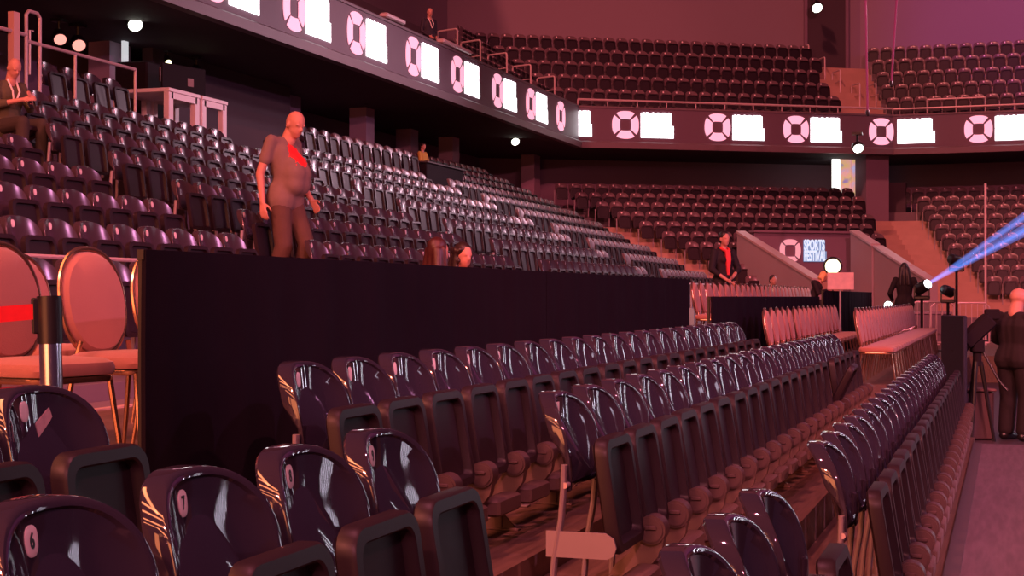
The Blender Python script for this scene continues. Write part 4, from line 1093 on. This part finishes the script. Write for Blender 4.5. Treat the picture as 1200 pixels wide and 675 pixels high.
# camera operator at the right edge
p = P(1190, 336, 17.0); zf = -.2
op = person((p.x, p.y, zf), TH + PI / 2 - 1.0, 'balding camera operator in black at the picture edge, seen from behind', dict(head=(.05, 0, 1.63), el=(.02, .23, 1.15), wl=(.24, .16, 1.02), er=(.0, -.28, 1.13), wr=(.26, -.2, 1.05)), (p.z - zf) / 1.765, DK, DK, 'long', look=(1, .1, -.12), vox=.011, jacket=True)
op.scale.x *= 1.26; op.scale.y *= 1.26
p = P(1145, 393, 16.9)
t = empty('video_camera', (p.x, p.y, zf), TH + PI / 2, 'black video camera on a tripod before the camera operator', 'camera')
hz = p.z - zf
tl = Matrix.Rotation(-.62, 3, 'Y')
m = M(); m.box((0, -.0, hz + .05), (.42, .16, .18), TH, R=Matrix.Rotation(-.75, 3, 'X') @ Matrix.Rotation(PI / 2, 3, 'Z'), ch=.02); m.build('camera_body', MATTE, t)
m = M(); m.tube([(0, .12, hz - .09), (0, .24, hz - .22)], [.06, .075], 14); m.build('lens_barrel', MATTE, t)
m = M(); m.box((0, -.17, hz + .24), (.05, .17, .12), ch=.01); m.build('viewfinder', MATTE, t)
m = M(); m.box((0, 0, hz - .12), (.14, .14, .16), ch=.02); m.cyl((0, 0, hz - .35), (0, 0, hz - .15), .05, 12); m.build('tripod_head', MATTE, t)
m = M(); m.tube([(0, -.04, hz - .14), (-.1, -.22, hz - .52), (-.14, -.30, hz - .62)], [.014, .014, .02], 8); m.build('pan_handle', BLACKP, t)
for k in range(3):
    a = k * 2 * PI / 3 + .4
    m = M(); m.tube([(.04 * math.cos(a), .04 * math.sin(a), hz - .3), (.19 * math.cos(a), .19 * math.sin(a), 0)], [.026, .018], 8); m.build('leg', BLACKP, t)
p = P(1143, 482, 17.2)
t = empty('equipment_crate', (p.x, p.y, -.2), TH, 'dusky crate at the foot of the video camera', 'crate')
m = M(); m.box((0, 0, .28), (.34, .30, .56), ch=.02); m.build('body', mat('crate', (.09, .05, .055), .6), t)
m = M(); m.box((0, 0, .575), (.38, .34, .03), ch=.008); m.build('lid', mat('crate_lid', (.20, .11, .115), .55), t)
# ------------------------------------------------------------------ lights
def area(name, loc, tgt, size, col, pw, sy=None, spread=None):
    l = bpy.data.lights.new(name, 'AREA'); l.size = size; l.color = col; l.energy = pw
    if sy: l.shape = 'RECTANGLE'; l.size_y = sy
    if spread: l.spread = spread
    o = bpy.data.objects.new(name, l); COL.objects.link(o); o.location = loc
    o.rotation_euler = (Vector(tgt) - Vector(loc)).to_track_quat('-Z', 'Y').to_euler(); return o
sun = bpy.data.lights.new('warm_wash', 'SUN'); sun.color = (1, .23, .20); sun.energy = 2.0; sun.angle = .05
so = bpy.data.objects.new('warm_wash', sun); COL.objects.link(so)
so.rotation_euler = Vector((.22, 1, -.95)).to_track_quat('-Z', 'Y').to_euler()
for ly_, lz_ in ((3, 13), (0, 12.8), (-3, 12.2), (-6, 11), (-8.5, 9)): area('orange_strip', (-8, ly_, lz_), (-2, 5, 1), 13, (1, .27, .11), 400, .6)
area('orange_wall', (-6.5, -10, 3.6), (-6.5, 0, 3.6), 13, (1, .26, .10), 1900, 7)
def spot(name, loc, tgt, col, pw, ang=60, r=.15, blend=.4):
    l = bpy.data.lights.new(name, 'SPOT'); l.energy = pw; l.color = col; l.spot_size = math.radians(ang); l.spot_blend = blend; l.shadow_soft_size = r
    o = bpy.data.objects.new(name, l); COL.objects.link(o); o.location = loc
    o.rotation_euler = (Vector(tgt) - Vector(loc)).to_track_quat('-Z', 'Y').to_euler(); return o
spot('stage_wash', (15, 16, 9), (-9, 18, 2.5), (.85, .30, .62), 6500, 75)
spot('red_wash', (4, -7, 9), (-2.5, 6, .8), (1, .26, .36), 4600, 70)
spot('red_wash', (5, 6, 12), (-9, 17, 2.5), (1, .13, .11), 4600, 60)
spot('red_wash', (2, 10, 13), (-3.5, 26, 1), (.85, .22, .42), 2400, 50)
spot('red_wash', (4, 20, 13), (-3, 54, 7), (1, .19, .25), 15000, 60)
spot('red_wash', (4, 14, 14), (-14.5, 40, 8), (1, .19, .18), 9000, 40)
for px_, py_, pz_, pw_ in ((2.5, 50, 12.4, 6500), (7, 47, 11.5, 6500), (11, 41, 10, 3800)): spot('highlight_spot', (px_, py_, pz_), (-10, 33, 3.4), (1, .62, .76), pw_, 38, .5, .7)  # unseen spots added to put pink highlights on the side stand seats
spot('pink_wash', (9, 0, 10), (-9.5, 18, 2.6), (1, .26, .27), 8000, 55, .1)
area('stage_bar', (6.5, 26, 3.2), (-2.6, 8, 1), .09, (.9, .84, 1), 45, 4.0)
area('stage_bar', (8.5, 24.5, 3.4), (-2.6, 8, 1), .09, (.9, .84, 1), 45, 4.0)
for k_ in range(3): area('stage_bar', (5.2 + k_ * .9, 15 + k_ * .5, 3.2), (-1.7, 4, 1), .03, (.9, .84, 1), 12, 4.0)
spot('top_wash', (-1, 5, 12), (-3, 9, 0), (1, .24, .36), 1900, 80)
spot('far_purple', (14, 40, 13), (9, 60, 12), (.50, .12, .8), 11000, 60, .3)
w = bpy.data.worlds.new('arena_dark'); SC.world = w; w.use_nodes = True
w.node_tree.nodes['Background'].inputs[0].default_value = (.056, .0185, .040, 1); w.node_tree.nodes['Background'].inputs[1].default_value = 1.0
# ------------------------------------------------------------------ camera and output
cam = bpy.data.cameras.new('camera'); co = bpy.data.objects.new('camera', cam); COL.objects.link(co)
cam.sensor_width = 36; cam.lens = 36 * F / W; cam.clip_end = 300; cam.clip_start = .05
co.location = (0, 0, EYE); co.rotation_euler = (PI / 2 + math.atan((HY - H / 2) / F), 0, TH)
SC.camera = co
SC.view_settings.view_transform = 'Standard'; SC.view_settings.look = 'None'; SC.view_settings.gamma = 1; SC.view_settings.exposure = 0
SC.view_settings.use_curve_mapping = False
SC.cycles.use_denoising = True; SC.cycles.max_bounces = 6; SC.cycles.caustics_reflective = False; SC.cycles.caustics_refractive = False
